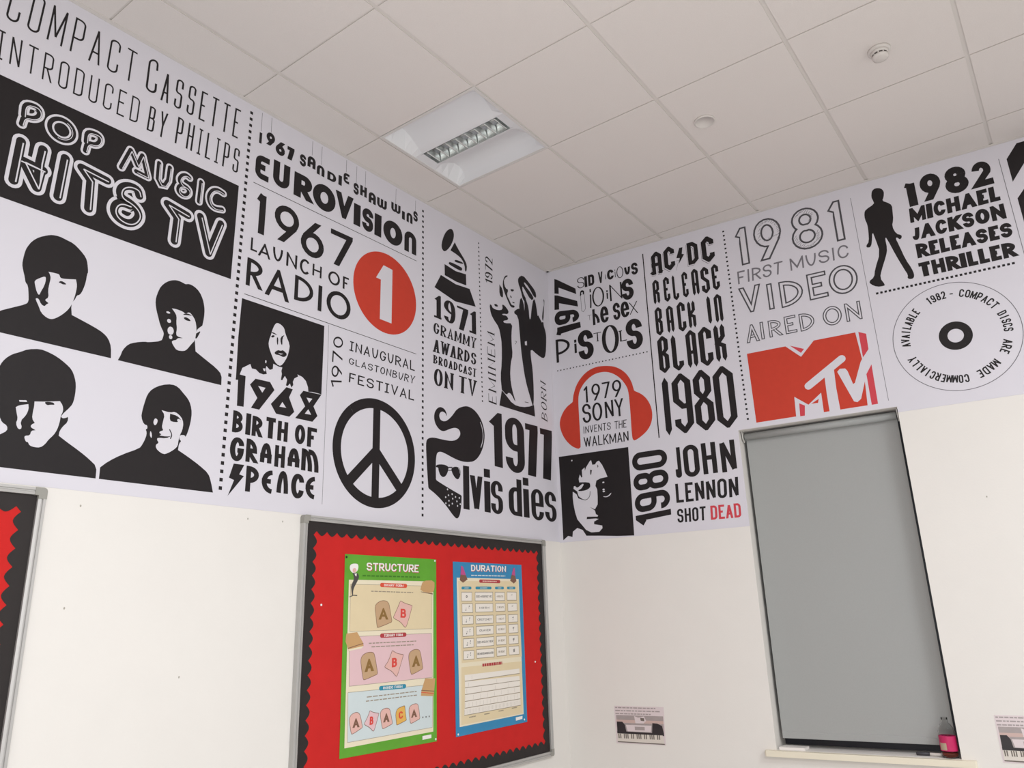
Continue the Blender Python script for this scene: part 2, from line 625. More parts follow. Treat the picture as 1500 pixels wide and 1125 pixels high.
def glyph_polys(g, W, H, st, shrink=0.0):
    lines, wv, wh = glyph_lines(g, W, H, st)
    wv2, wh2 = wv - 2 * shrink, wh - 2 * shrink
    polys = []
    pointed = st.get('cap') == 'point'
    for pl, closed, ends in lines:
        pl = list(pl)
        tips = []
        if not closed:
            for e in (0, 1):
                p, q = (pl[0], pl[1]) if e == 0 else (pl[-1], pl[-2])
                l = math.hypot(p[0] - q[0], p[1] - q[1]) or 1
                ux, uy = (p[0] - q[0]) / l, (p[1] - q[1]) / l
                if ends[e] == 'lvl':
                    np_ = (p[0] + ux * (min(wv / 2, W / 2) - shrink), p[1])
                elif ends[e]:
                    if pointed:
                        cut = wv * 0.9 - wh / 2
                        np_ = (p[0] - ux * cut, p[1] - uy * cut)
                        tips.append([(np_[0] - uy * wv2 / 2, np_[1] + ux * wv2 / 2), (np_[0] + uy * wv2 / 2, np_[1] - ux * wv2 / 2),
                                     (np_[0] + ux * wv * .9, np_[1] + uy * wv * .9)])
                    else:
                        ext = wh / 2 + wv
                        np_ = (p[0] + ux * ext, p[1] + uy * ext)
                    if 'serif' in st and not pointed:
                        y = wh / 2 if p[1] < H / 2 else H - wh / 2
                        L = st['serif'] * H
                        polys.append([(p[0] - L, y - wh / 2), (p[0] + L, y - wh / 2), (p[0] + L, y + wh / 2), (p[0] - L, y + wh / 2)])
                else:
                    np_ = (p[0] - ux * shrink, p[1] - uy * shrink)
                if e == 0:
                    pl[0] = np_
                else:
                    pl[-1] = np_
        for q in ribbon(pl, wv2, wh2, closed):
            q = clip_y(q, shrink, H - shrink)
            if g in '17' and q:
                q = [(b, a) for a, b in clip_y([(b, a) for a, b in q], shrink, W - shrink)]
            if q:
                polys.append(q)
        polys += tips
    return polys


def quad_size(q):
    tl, tr, br, bl = q
    d = lambda a, b: math.hypot(a[0] - b[0], a[1] - b[1])
    return (d(tl, tr) + d(bl, br)) / 2, (d(tl, bl) + d(tr, br)) / 2


def quad_map(q, u, v):
    tl, tr, br, bl = q
    return (bl[0] * (1 - u) * (1 - v) + br[0] * u * (1 - v) + tr[0] * u * v + tl[0] * (1 - u) * v,
            bl[1] * (1 - u) * (1 - v) + br[1] * u * (1 - v) + tr[1] * u * v + tl[1] * (1 - u) * v)


def T(P, text, quads, st, ink='ink_black', layer=2, outline=0.0, fill='ink_white', shear=0.0, gap=0.16, wid=None):
    """letter a line of text into one four-cornered box (TL, TR, BR, BL), or each character into its own box"""
    if len(quads) == 4 and not isinstance(quads[0][0], (tuple, list)):
        W, H = quad_size(quads)
        adv = [(wid or WID).get(c, 1.0) for c in text]
        tot = sum(adv) + gap * (len(text) - 1)
        x = 0.0
        jobs = []
        for c, a in zip(text, adv):
            if c != ' ':
                jobs.append((c, quads, W, H, x / tot * W, a / tot * W))
            x += a + gap
    else:
        jobs = []
        for c, q in zip(text.replace(' ', ''), quads):
            W, H = quad_size(q)
            jobs.append((c, q, W, H, 0.0, W))
    for c, q, W, H, x0, w in jobs:
        for lay, ik, sh in ((layer, ink, 0.0),) + (((layer + 1, fill, outline * H),) if outline else ()):
            for poly in glyph_polys(c, w, H, pen(P, q, st, c, w, H), sh):
                pts = []
                for X, Y in poly:
                    X2 = X + x0 + shear * (Y - H / 2)
                    pts.append(quad_map(q, X2 / W, Y / H))
                P.convex(pts, ik, lay)


def S(wv, wh=None, **k):
    d = dict(wv=wv, wh=wh if wh is not None else wv)
    d.update(k)
    return d


def ring_text(P, text, c, r, h, a0, a1, st, ink='ink_black', layer=2):
    """letters standing on a circle, read clockwise; a0, a1 are the angles (radians) of the first and last letter"""
    n = len(text)
    da = (a1 - a0) / (n - 1) if n > 1 else -0.12
    for k, ch in enumerate(text):
        a = a0 + da * k
        w = abs(da) * r * 0.78 * min(1.25, max(.3, WID.get(ch, 1.0)))
        ux, uz = math.cos(a), math.sin(a)
        tx, tz = uz, -ux
        q = [(c[0] + ux * (r + e * h / 2) + tx * d * w / 2, c[1] + uz * (r + e * h / 2) + tz * d * w / 2) for e, d in ((1, -1), (1, 1), (-1, 1), (-1, -1))]
        T(P, ch, [q], st, ink, layer)


# ------------------------------------------------------------------ the room
RX, RT = -7.2, 6.4                           # how far the two walls in view run from the corner
C_L = Vector((RX, 0, 0))
C_B = Vector((RX, -6.4, 0))
C_R = DR * RT
ROOM = [Vector((0, 0, 0)), C_L, C_B, C_R]
W0, W1, WB, WT = 1.1745, 1.9945, 0.744, 2.398    # window opening on the right wall


def struct(mb, name):
    o = mb.build(name)
    o['kind'] = 'structure'
    return o


m = MB()
m.prism([(0.3, 0.12, 0), (RX - .1, 0.12, 0), (RX - .1, -6.5, 0), (C_R.x + .3, -6.5, 0)], (0, 0, -0.1), 'carpet')
struct(m, 'floor')
m = MB()
m.box((RX, 0, 0), (-RX, 0, 0), (0, 0.12, 0), (0, 0, HC), 'wall_paint')
wl_ = struct(m, 'wall_left')
m = MB()
TH = 0.26
for s0, s1, z0, z1 in ((0, W0, 0, HC), (W1, RT, 0, HC), (W0, W1, 0, WB), (W0, W1, WT, HC)):
    m.box(RW.p(s0, z0), DR * (s1 - s0), -NR * TH, Z * (z1 - z0), 'wall_paint')
wr_ = struct(m, 'wall_right')
m = MB()
m.box((RX - .12, .12, 0), (0.12, 0, 0), (0, -6.6, 0), (0, 0, HC), 'back_wall_paint')
struct(m, 'wall_far_left')
m = MB()
m.box((RX, -6.4, 0), (C_R.x - RX + .2, 0, 0), (0, -0.12, 0), (0, 0, HC), 'back_wall_paint')
struct(m, 'wall_back')

# suspended ceiling: 600 mm tiles hanging a little below their metal grid, set out slightly askew to the walls
G0, GI, GJ = Vector((-0.61129,-0.24848) + (0,)), Vector((-0.999944,-0.010600) + (0,)), Vector((0.010600,-0.999944) + (0,))
TILE = 0.6
FIX = (1, 0)                                 # grid cell of the light fitting


def G(i, j, z):
    return G0 + GI * (i * TILE) + GJ * (j * TILE) + Vector((0, 0, z))


def clip_room(poly, inset=0.0):
    for k in range(4):
        a, b = ROOM[k], ROOM[(k + 1) % 4]
        e = (b - a).normalized()
        n = Vector((-e.y, e.x, 0))
        out = []
        for i in range(len(poly)):
            p, q = poly[i], poly[(i + 1) % len(poly)]
            dp, dq = (p - a).dot(n) - inset, (q - a).dot(n) - inset
            if dp >= 0:
                out.append(p)
            if (dp >= 0) != (dq >= 0):
                out.append(p + (q - p) * (dp / (dp - dq)))
        poly = out
        if len(poly) < 3:
            return []
    return poly


m = MB()
for i in range(-3, 13):
    for j in range(-3, 13):
        if (i, j) == FIX:
            continue
        cell = clip_room([G(i, j, HC + .004), G(i + 1, j, HC + .004), G(i + 1, j + 1, HC + .004), G(i, j + 1, HC + .004)])
        if cell:
            m.face(cell, 'grid_metal')
        gi_, gj_ = 0.004 / TILE, 0.009 / TILE
        t = clip_room([G(i + gi_, j + gj_, HC), G(i + 1 - gi_, j + gj_, HC), G(i + 1 - gi_, j + 1 - gj_, HC), G(i + gi_, j + 1 - gj_, HC)])
        if t:
            m.face(t, 'ceiling_tile')
            for k in range(len(t)):
                a, b = t[k], t[(k + 1) % len(t)]
                up = Vector((0, 0, .004))
                m.face([a, b, b + up, a + up], 'tile_reveal')
ROOFZ = HC + .12
m.prism([(0.3, 0.12, ROOFZ), (RX - .1, 0.12, ROOFZ), (RX - .1, -6.5, ROOFZ), (C_R.x + .3, -6.5, ROOFZ)], (0, 0, 0.1), 'grid_metal')
struct(m, 'ceiling')
# wall angles that carry the tiles along both walls
m = MB()
m.box((RX, -0.001, HC - .0025), (-RX, 0, 0), (0, -0.02, 0), (0, 0, .002), 'grid_metal')
struct(m, 'trim_1')
m = MB()
m.box(RW.p(0.001, HC - .0025, .001), DR * RT, NR * 0.02, Z * .002, 'grid_metal')
struct(m, 'trim_2')

# window: frame and pane deep in the opening, its board projecting into the room
m = MB()
fd, fw = -0.20, 0.05
for s0, s1, z0, z1 in ((W0, W1, WB, WB + .06), (W0, W1, WT - fw, WT), (W0, W0 + fw, WB + .06, WT - fw), (W1 - fw, W1, WB + .06, WT - fw)):
    m.box(RW.p(s0, z0, fd), DR * (s1 - s0), -NR * .05, Z * (z1 - z0), 'frame_dark')
win = struct(m, 'window_1')
m = MB()
m.box(RW.p(W0 + fw, WB + .06, fd - .02), DR * (W1 - W0 - 2 * fw), -NR * .006, Z * (WT - WB - fw - .06), 'window_glass')
m.build('window_glass', win)
sl = [(1.1228,0.7307),(2.0532,0.7514)]
S0, S1 = sl[0][0], sl[1][0]
m = MB()
m.prism([RW.p(W0, WB - .001, -.2), RW.p(W0, WB - .001, 0), RW.p(S0, WB - .001, 0), RW.p(S0, WB - .001, .028), RW.p(S0 + .006, WB - .001, .032),
         RW.p(S1 - .006, WB - .001, .032), RW.p(S1, WB - .001, .028), RW.p(S1, WB - .001, 0), RW.p(W1, WB - .001, 0), RW.p(W1, WB - .001, -.2)], (0, 0, -.028), 'sill_board')
m.build('window_sill', win)

# ------------------------------------------------------------------ roller blind inside the window opening
bl = root('roller_blind', RW.p((W0 + W1) / 2, WT - .05, -.08), 'pale grey roller blind drawn down over the narrow window', 'blind')
FOFF = -.085
fb = [(1.1891,2.3419),(1.9837,2.3438)] + [(1.1942,0.7862)] + [(1.9818,0.7933)]
F0, F1 = (fb[0][0] + fb[2][0]) / 2, (fb[1][0] + fb[3][0]) / 2
F1 -= .004
FB = (fb[2][1] + fb[3][1]) / 2
TZ, TR_ = WT - .030, .020
m = MB()
m.lathe(RW.p(F0, TZ, FOFF + .018), NR, Z, DR, [(TR_, 0), (TR_, F1 - F0)], 'blind_fabric', 28)
m.build('roller_tube', bl)
m = MB()
rows = []
for k in range(25):
    z = TZ + .004 - (TZ + .004 - FB) * k / 24
    rows.append([RW.p(F0 + (F1 - F0) * q / 12, z, FOFF + .0012 * math.sin(k * .55) * math.sin(q * .5)) for q in range(13)])
m.grid(rows, 'blind_fabric')
fab = m.build('fabric', bl)
m = MB()
m.prism([RW.p(F0 + .002, FB - .001, FOFF - .004), RW.p(F0 + .002, FB - .001, FOFF + .004), RW.p(F0 + .002, FB + .026, FOFF + .004), RW.p(F0 + .002, FB + .030, FOFF), RW.p(F0 + .002, FB + .026, FOFF - .004)],
        DR * (F1 - F0 - .004), 'blind_fabric')
m.build('hem_bar', bl)
for e, s in ((0, F0 - .010), (1, F1 + .006)):
    m = MB()
    m.prism([RW.p(s, WT - .001, FOFF - .02), RW.p(s, WT - .001, FOFF + .05), RW.p(s, WT - .045, FOFF + .045), RW.p(s, WT - .062, FOFF + .018), RW.p(s, WT - .045, FOFF - .015)], DR * .004, 'bracket_white')
    m.build('bracket', bl)

# ------------------------------------------------------------------ things on the window board
sillz = WB - .001
bp = [(1.9496,0.7542)]
bc = RW.p(bp[0][0], sillz, -.03)
bt = root('drink_bottle', bc, 'clear plastic drink bottle with a bright pink label on the window sill', 'bottle')
X_, Y_ = DR, NR
m = MB()
m.lathe(bc + Z * .0005, X_, Y_, Z, [(.024, 0), (.033, .003), (.036, .010), (.036, .030), (.0345, .034), (.0345, .092), (.036, .098), (.0355, .112), (.031, .128), (.022, .143), (.0145, .150), (.0140, .154), (.0165, .155), (.0165, .157), (.0135, .158), (.0135, .172),
                                    (.0125, .172), (.0125, .150), (.020, .141), (.029, .127), (.0335, .112), (.0325, .09), (.0325, .034), (.034, .028), (.034, .010), (.022, .004)], 'bottle_plastic', 40, caps=False)
m.build('bottle_body', bt)
m = MB()
m.lathe(bc + Z * .0045, X_, Y_, Z, [(.022, 0), (.0336, .006), (.0336, .020), (.001, .020)], 'drink', 32)
m.build('drink', bt, )
m = MB()
rows = []
for h in (.032, .062, .096):
    rows.append([bc + Z * h + X_ * (.0366 * math.cos(2 * math.pi * k / 40)) + Y_ * (.0366 * math.sin(2 * math.pi * k / 40)) for k in range(40)])
m.grid(rows, 'bottle_label', close_v=True)
to_cam = Vector((CAM.x - bc.x, CAM.y - bc.y, 0)).normalized()
side = Vector((-to_cam.y, to_cam.x, 0))
rows = []
for h in (.036, .066):
    rows.append([bc + Z * h + to_cam * (.0369 * math.cos(a)) + side * (.0369 * math.sin(a)) for a in [(-1.15 + .9 * k / 8) for k in range(9)]])
m.grid(rows, 'label_panel')
m.build('bottle_label', bt)

mk = [(1.8062,0.7442),(1.9142,0.7548)]
d = (RW.p(mk[1][0], 0) - RW.p(mk[0][0], 0))
mo = RW.p(mk[0][0], sillz + .0085, -.052)
mr = root('marker_pen', mo, 'dark capped marker pen lying on the window sill beside the pink bottle', 'pen')
L = d.length
m = MB()
m.lathe(mo, NR, Z, DR, [(.006, 0), (.0082, .003), (.0082, L * .52), (.0062, L * .53)], 'marker_dark', 20)
m.build('cap', mr, )
m = MB()
m.lathe(mo, NR, Z, DR, [(.0068, L * .53), (.0068, L * .97), (.005, L)], 'marker_white', 20)
m.build('barrel', mr)

cd = [(1.1852,0.7316),(1.3098,0.7358)]
m = MB()
c0, c1 = RW.p(cd[0][0], sillz + .0005, -.012), RW.p(cd[1][0], sillz + .0005, -.012)
m.prism([c0, c1, c1 - NR * .075 + DR * .006, c0 - NR * .085 + DR * .01], Z * .012, 'print_white')
tag(m.build('sponge_block'), 'small flat white block lying at the left end of the window sill', 'block')


# ------------------------------------------------------------------ notice boards
def notice_board(x0, x1, z0, z1, label):
    D, RWD = .024, .023
    r = root('notice_board', LW.p((x0 + x1) / 2, z0, 0), label, 'notice board')
    m = MB()
    m.box(LW.p(x0 + .006, z0 + .006, .002), (x1 - x0 - .012, 0, 0), (0, -.010, 0), (0, 0, z1 - z0 - .012), 'felt_red')
    m.build('felt_panel', r)
    # four aluminium rails with a shallow centre groove
    prof = [(0, 0), (0, D), (RWD * .36, D), (RWD * .44, D - .004), (RWD * .56, D - .004), (RWD * .64, D), (RWD, D - .002), (RWD, .011), (RWD, 0)]
    cpl = .034
    for side_ in range(4):
        m = MB()
        if side_ == 0:
            pts, ext = [LW.p(x0 + a, z0 + cpl, .001 + b) for a, b in prof], (0, 0, z1 - z0 - 2 * cpl)
        elif side_ == 1:
            pts, ext = [LW.p(x1 - a, z0 + cpl, .001 + b) for a, b in prof], (0, 0, z1 - z0 - 2 * cpl)
        elif side_ == 2:
            pts, ext = [LW.p(x0 + cpl, z1 - a, .001 + b) for a, b in prof], (x1 - x0 - 2 * cpl, 0, 0)
        else:
            pts, ext = [LW.p(x0 + cpl, z0 + a, .001 + b) for a, b in prof], (x1 - x0 - 2 * cpl, 0, 0)
        m.prism(pts, ext, 'aluminium')
        m.build('frame_rail', r)
    for cx, cz, sx, sz in ((x0, z0, 1, 1), (x1, z0, -1, 1), (x0, z1, 1, -1), (x1, z1, -1, -1)):
        m = MB()
        w, e = RWD + .001, cpl + .001
        shape = [(.010, -.001), (.004, .001), (.001, .004), (-.001, .010), (-.001, e), (w, e), (w, w), (e, w), (e, -.001)]
        m.prism([LW.p(cx + sx * a, cz + sz * b, .001) for a, b in shape], LW.N * (D + .0015), 'cap_grey')
        m.build('corner_cap', r, )
    # scalloped black border strips
    bw, amp, pit = .050, .0085, .056
    xi0, xi1, zi0, zi1 = x0 + RWD, x1 - RWD, z0 + RWD, z1 - RWD
    for side_ in range(4):
        P = Print(LW.at(.0128 if side_ < 2 else .0134))
        horizontal = side_ >= 2
        a0, a1 = (xi0, xi1) if horizontal else (zi0, zi1)
        n = max(2, int(round((a1 - a0) / pit)))
        wave = []
        for k in range(n * 8 + 1):
            t = k / 8
            ph = abs((t % 1) - .5) * 2
            wave.append((a0 + (a1 - a0) * k / (n * 8), bw + amp * (1.15 - 2.0 * (1 - math.cos(ph * math.pi / 2)) - .3 * ph)))
        for (u0, w0), (u1, w1) in zip(wave[:-1], wave[1:]):
            if side_ == 0:
                q = [(xi0, u0), (xi0 + w0, u0), (xi0 + w1, u1), (xi0, u1)]
            elif side_ == 1:
                q = [(xi1, u0), (xi1 - w0, u0), (xi1 - w1, u1), (xi1, u1)]
            elif side_ == 2:
                q = [(u0, zi1), (u0, zi1 - w0), (u1, zi1 - w1), (u1, zi1)]
            else:
                q = [(u0, zi0), (u0, zi0 + w0), (u1, zi0 + w1), (u1, zi0)]
            P.convex(q, 'border_black', 0)
        P.done('border_strip', r)
    return r


notice_board(-1.972, -.194, .685, 1.862, 'framed notice board under the mural, red felt holding the two posters')
notice_board(-4.79, -2.992, .68, 1.857, 'framed red notice board cut off by the left edge of the photo')


def sheet(name, quad, off, ink, label, cat, group=None, th=.0004, bulge=0.0):
    """a thin sheet of paper on a wall frame, returned as the thing the prints are parented to"""
    fr = off
    tl, tr, br, bl_ = quad
    r = root(name, fr.p((bl_[0] + br[0]) / 2, (bl_[1] + br[1]) / 2, 0), label, cat, group)
    m = MB()
    m.prism([fr.p(*q, -th) for q in quad], fr.N * th, ink)
    m.build('paper', r)
    return r


def pin(px, frame, ink, label):
    m = MB()
    c = frame.p(px[0], px[1], 0)
    m.lathe(c, frame.A, Z, frame.N, [(.0045, 0), (.0052, .0015), (.0040, .003), (.0012, .0036)], ink, 16)
    tag(m.build('drawing_pin'), label, 'pin', 'drawing pins on the notice board')


# old filled screw holes and nicks in the paint
for q, fr, wall in (([(-2.8814,1.4851)], LW, wl_), ([(-2.463,1.2483)], LW, wl_), ([(-2.8731,1.8149)], LW, wl_), ([(-2.2284,1.8249)], LW, wl_), ([(-2.0619,1.8273)], LW, wl_), ([(2.3041,1.9009)], RW, wr_)):
    P = Print(fr.at(.0002))
    P.ell(q[0], .0028, .0042, 'paint_nick', 1, 12)
    P.done('paint_nick', wall)


# ------------------------------------------------------------------ posters on the notice board
PB = LW.at(.0142)
GQ = [(-1.7328,1.7097),(-1.1421,1.7108)] + [(-1.1393,0.8749),(-1.7281,0.8816)]
gp = sheet('poster', GQ, PB, 'poster_green', 'tall green poster headed STRUCTURE on the red notice board', 'poster')
P = Print(PB)
P.poly([(-1.7063,1.5996),(-1.1625,1.6031)] + [(-1.1636,0.9199),(-1.7033,0.9186)], 'print_cream', 1)
P.poly([(-1.6966,1.5805),(-1.172,1.5806),(-1.1748,1.3807),(-1.693,1.3811)], 'print_sand', 2)
P.poly([(-1.6943,1.3597),(-1.1759,1.3593),(-1.1704,1.1588),(-1.6869,1.1585)], 'print_pink', 2)
P.poly([(-1.6931,1.1342),(-1.1678,1.1271),(-1.171,0.9387),(-1.6875,0.9387)], 'print_ice', 2)
for a in ([(-1.6966,1.5805),(-1.172,1.5806),(-1.1748,1.3807),(-1.693,1.3811),(-1.6966,1.5805)], [(-1.6943,1.3597),(-1.1759,1.3593),(-1.1704,1.1588),(-1.6869,1.1585),(-1.6943,1.3597)], [(-1.6931,1.1342),(-1.1678,1.1271),(-1.171,0.9387),(-1.6875,0.9387),(-1.6931,1.1342)]):
    P.stroke(a, .0016, 'print_line', 3)
P.done('panel', gp, 'cream panel in three framed sections')
P = Print(PB)
q = [(-1.6053,1.6773),(-1.2658,1.6801),(-1.2683,1.6438),(-1.6042,1.6429)]
T(P, 'STRUCTURE', [(a + .003, b - .003) for a, b in q], S(.2, .17, round='c'), 'print_crimson', 2)
T(P, 'STRUCTURE', q, S(.2, .17, round='c'), 'print_white', 3)
for k in range(14):
    a, b = [(-1.6276,1.619),(-1.2519,1.6215)]
    t0, t1 = k / 14, (k + .75) / 14
    P.stroke([(a[0] + (b[0] - a[0]) * t0, a[1] + (b[1] - a[1]) * t0), (a[0] + (b[0] - a[0]) * t1, a[1] + (b[1] - a[1]) * t1)], .006, 'print_green_dark', 2)
P.done('heading', gp, 'white heading STRUCTURE')


def pill(P, a, b, w, ink, text):
    P.stroke([a, b], w, ink, 4, caps=True)
    s, z = (b[0] - a[0]), (b[1] - a[1])
    h = w * .29
    T(P, text, [(a[0] + s * .1, a[1] + z * .1 + h), (a[0] + s * .9, a[1] + z * .9 + h), (a[0] + s * .9, a[1] + z * .9 - h), (a[0] + s * .1, a[1] + z * .1 - h)], S(.2, .16, round='c'), 'print_white', 5)


def greek(P, a, b, n, w, ink='print_line', layer=4):
    """a line of print too small to read"""
    rnd = random.Random(n)
    t = 0.0
    while t < .98:
        l = rnd.uniform(.04, .11)
        t1 = min(1, t + l)
        P.stroke([(a[0] + (b[0] - a[0]) * t, a[1] + (b[1] - a[1]) * t), (a[0] + (b[0] - a[0]) * t1, a[1] + (b[1] - a[1]) * t1)], w, ink, layer)
        t = t1 + .018


P = Print(PB)
q = [(-1.5103,1.5804),(-1.3549,1.5788)]
pill(P, q[0], q[1], .019, 'print_orange', 'BINARY FORM')
P.done('section_title', gp)
P = Print(PB)
q = [(-1.5045,1.3583),(-1.3569,1.3586)]
pill(P, q[0], q[1], .019, 'print_crimson', 'TERNARY FORM')
P.done('section_title', gp)
P = Print(PB)
q = [(-1.5046,1.1365),(-1.3554,1.1333)]
pill(P, q[0], q[1], .019, 'print_teal', 'RONDO FORM')
P.done('section_title', gp)
P = Print(PB)
for k, q in enumerate(([(-1.574,1.552),(-1.3048,1.5485)], [(-1.5809,1.3283),(-1.2817,1.3273)], [(-1.5643,1.3129),(-1.2998,1.3113)], [(-1.5858,1.1068),(-1.2769,1.1051)], [(-1.5898,1.0906),(-1.2742,1.0888)])):
    greek(P, q[0], q[1], k + 3, .0042)
    if k in (0, 2, 4):
        P.done('small_print', gp)
        P = Print(PB)


def slice_(P, pts, ink, edge, q, ch, lk):
    pts = chaikin(pts, 2)
    P.poly(pts, ink, 4)
    P.stroke(pts + [pts[0]], .0022, edge, 5)
    T(P, ch, q, S(.22, .2, round='c'), lk, 6)
    P.done('bread_slice' if ch == 'A' else 'filling_slice', gp)
    P.mb = MB()


A_SL = []
P = Print(PB)
slice_(P, [(-1.5491,1.4776),(-1.544,1.4962),(-1.5109,1.5115),(-1.4769,1.5099),(-1.4619,1.4961),(-1.4619,1.4961),(-1.4405,1.4168),(-1.4405,1.4168),(-1.5259,1.3932),(-1.534,1.3951),(-1.5427,1.4506)], 'print_toast', 'print_crust', [(-1.5187,1.4791),(-1.4752,1.4772),(-1.4677,1.4276),(-1.5231,1.4284)], 'A', 'print_brown')
slice_(P, [(-1.3882,1.5111),(-1.3882,1.5111),(-1.3615,1.4995),(-1.3095,1.4888),(-1.3095,1.4888),(-1.3272,1.4411),(-1.3496,1.3898),(-1.3624,1.3929),(-1.3856,1.4159),(-1.4309,1.4321),(-1.4335,1.439),(-1.4117,1.4699)], 'print_ham', 'print_crust', [(-1.3866,1.475),(-1.3508,1.4737),(-1.3513,1.4327),(-1.3879,1.435)], 'B', 'print_letter_red')
slice_(P, [(-1.6272,1.2609),(-1.618,1.2796),(-1.5889,1.2912),(-1.5567,1.2903),(-1.5448,1.281),(-1.5238,1.1968),(-1.5238,1.1968),(-1.6009,1.1775),(-1.61,1.1803),(-1.6206,1.2286)], 'print_toast', 'print_crust', [(-1.5948,1.264),(-1.5605,1.2638),(-1.5487,1.2114),(-1.6007,1.2099)], 'A', 'print_brown')
slice_(P, [(-1.4369,1.2925),(-1.4369,1.2925),(-1.4081,1.2777),(-1.3652,1.2706),(-1.3652,1.2706),(-1.3801,1.2342),(-1.4038,1.1789),(-1.4137,1.1813),(-1.4384,1.2044),(-1.4806,1.2202),(-1.4822,1.2285),(-1.4611,1.2454)], 'print_ham', 'print_crust', [(-1.4381,1.2591),(-1.4053,1.2598),(-1.4071,1.2207),(-1.4388,1.2193)], 'B', 'print_letter_red')
slice_(P, [(-1.3327,1.2622),(-1.3252,1.279),(-1.297,1.2908),(-1.2657,1.2894),(-1.2525,1.2773),(-1.2346,1.2018),(-1.2346,1.2018),(-1.3087,1.1792),(-1.3164,1.1848),(-1.3261,1.2244)], 'print_toast', 'print_crust', [(-1.2967,1.2621),(-1.2681,1.2625),(-1.2573,1.2153),(-1.3076,1.2131)], 'A', 'print_brown')
slice_(P, [(-1.6824,1.0292),(-1.6732,1.0449),(-1.6477,1.0523),(-1.6302,1.0487),(-1.6188,1.0347),(-1.6061,0.9875),(-1.6061,0.9875),(-1.6616,0.9673),(-1.6694,0.9707),(-1.6781,1.0077)], 'print_ham', 'print_crust', [(-1.6554,1.0279),(-1.6338,1.0286),(-1.6246,0.9911),(-1.6617,0.9923)], 'A', 'print_crust')
slice_(P, [(-1.5661,1.0504),(-1.5661,1.0504),(-1.5455,1.0412),(-1.512,1.0346),(-1.512,1.0346),(-1.5218,1.009),(-1.5387,0.9659),(-1.5478,0.967),(-1.5639,0.9827),(-1.5955,0.997),(-1.5966,1.0032),(-1.5787,1.0244)], 'print_pink', 'print_crust', [(-1.5653,1.0261),(-1.5451,1.0265),(-1.544,0.9928),(-1.5665,0.9928)], 'B', 'print_letter_red')
slice_(P, [(-1.505,1.0324),(-1.4975,1.0458),(-1.4744,1.0521),(-1.4532,1.0494),(-1.4435,1.0373),(-1.429,0.9832),(-1.429,0.9832),(-1.484,0.968),(-1.491,0.9713),(-1.5002,1.0067)], 'print_ham', 'print_crust', [(-1.4785,1.0297),(-1.4575,1.0301),(-1.4491,0.9934),(-1.4856,0.9942)], 'A', 'print_crust')
slice_(P, [(-1.4139,1.0408),(-1.3542,1.0513),(-1.3542,1.0513),(-1.3472,1.0099),(-1.342,0.9882),(-1.342,0.9882),(-1.404,0.9735),(-1.404,0.9735)], 'print_gold', 'print_crust', [(-1.393,1.0275),(-1.3662,1.0297),(-1.3633,1.0002),(-1.39,0.9966)], 'C', 'print_orange')
slice_(P, [(-1.3277,1.0324),(-1.3194,1.0464),(-1.2917,1.053),(-1.2713,1.0511),(-1.2635,1.0378),(-1.254,0.9854),(-1.254,0.9854),(-1.311,0.9702),(-1.317,0.9741),(-1.3238,1.0042)], 'print_ham', 'print_crust', [(-1.3041,1.0284),(-1.2839,1.0298),(-1.275,0.9958),(-1.3113,0.9947)], 'A', 'print_crust')
q = [(-1.2349,0.989),(-1.1922,0.9886)]
P.dots(q[0], q[1], 3, .0065, 'print_dark', 4)
P.done('ellipsis_dots', gp)
P = Print(PB)
P.poly([(-1.2355,1.6053),(-1.1552,1.6089),(-1.1552,1.566),(-1.1681,1.5473),(-1.2569,1.5556),(-1.2474,1.5849)], 'print_tan', 4, 1)
P.poly([(-1.2515,1.5538),(-1.1681,1.5462),(-1.1681,1.541),(-1.2504,1.5513)], 'print_crust', 5)
P.done('sandwich_corner', gp)
P = Print(PB)
P.poly([(-1.7123,1.3731),(-1.6507,1.3778),(-1.6129,1.3295),(-1.6116,1.3181),(-1.6963,1.3018),(-1.7153,1.3413)], 'print_tan', 4)
P.stroke([(-1.7019,1.3122),(-1.6129,1.3295)], .003, 'print_crust', 5)
P.poly([(-1.7009,1.3074),(-1.6116,1.3187),(-1.6235,1.3089),(-1.6919,1.3016)], 'print_cream', 5)
P.done('sandwich_corner', gp)
P = Print(PB)
P.poly([(-1.2202,1.1578),(-1.1503,1.1529),(-1.1613,1.0741),(-1.2487,1.0833),(-1.2446,1.1067)], 'print_tan', 4)
P.stroke([(-1.2462,1.1068),(-1.1559,1.0961)], .003, 'print_crust', 5)
P.stroke([(-1.2472,1.0984),(-1.1586,1.0859)], .003, 'print_orange', 5)
P.done('sandwich_corner', gp)
P = Print(PB)
P.poly([(-1.7044,1.6606),(-1.6912,1.6695),(-1.6617,1.6707),(-1.6531,1.6625),(-1.656,1.642),(-1.6715,1.6297),(-1.6896,1.6292),(-1.7037,1.6438)], 'print_white', 4, 2)
P.poly([(-1.6859,1.6495),(-1.6701,1.6517),(-1.6627,1.6384),(-1.6761,1.6296),(-1.6875,1.6343)], 'print_ham', 5, 1)
P.poly([(-1.6896,1.6292),(-1.6602,1.6317),(-1.6468,1.6168),(-1.6544,1.5981),(-1.6708,1.5743),(-1.68,1.5575),(-1.6812,1.531),(-1.6857,1.5309),(-1.6911,1.5541),(-1.6941,1.5739),(-1.6793,1.5976),(-1.6777,1.6144)], 'print_dark', 4, 1)
P.poly([(-1.6759,1.6262),(-1.6624,1.6283),(-1.6641,1.6147),(-1.6696,1.6163)], 'print_white', 5)
P.stroke([(-1.7011,1.5259),(-1.6791,1.5336),(-1.6565,1.5325)], .004, 'print_dark', 4)
P.done('figure', gp, 'small conductor in a grey suit with white hair')
P = Print(PB)
P.poly([(-1.2371,0.9094),(-1.1774,0.9095),(-1.1774,0.8939),(-1.237,0.893)], 'print_white', 4)
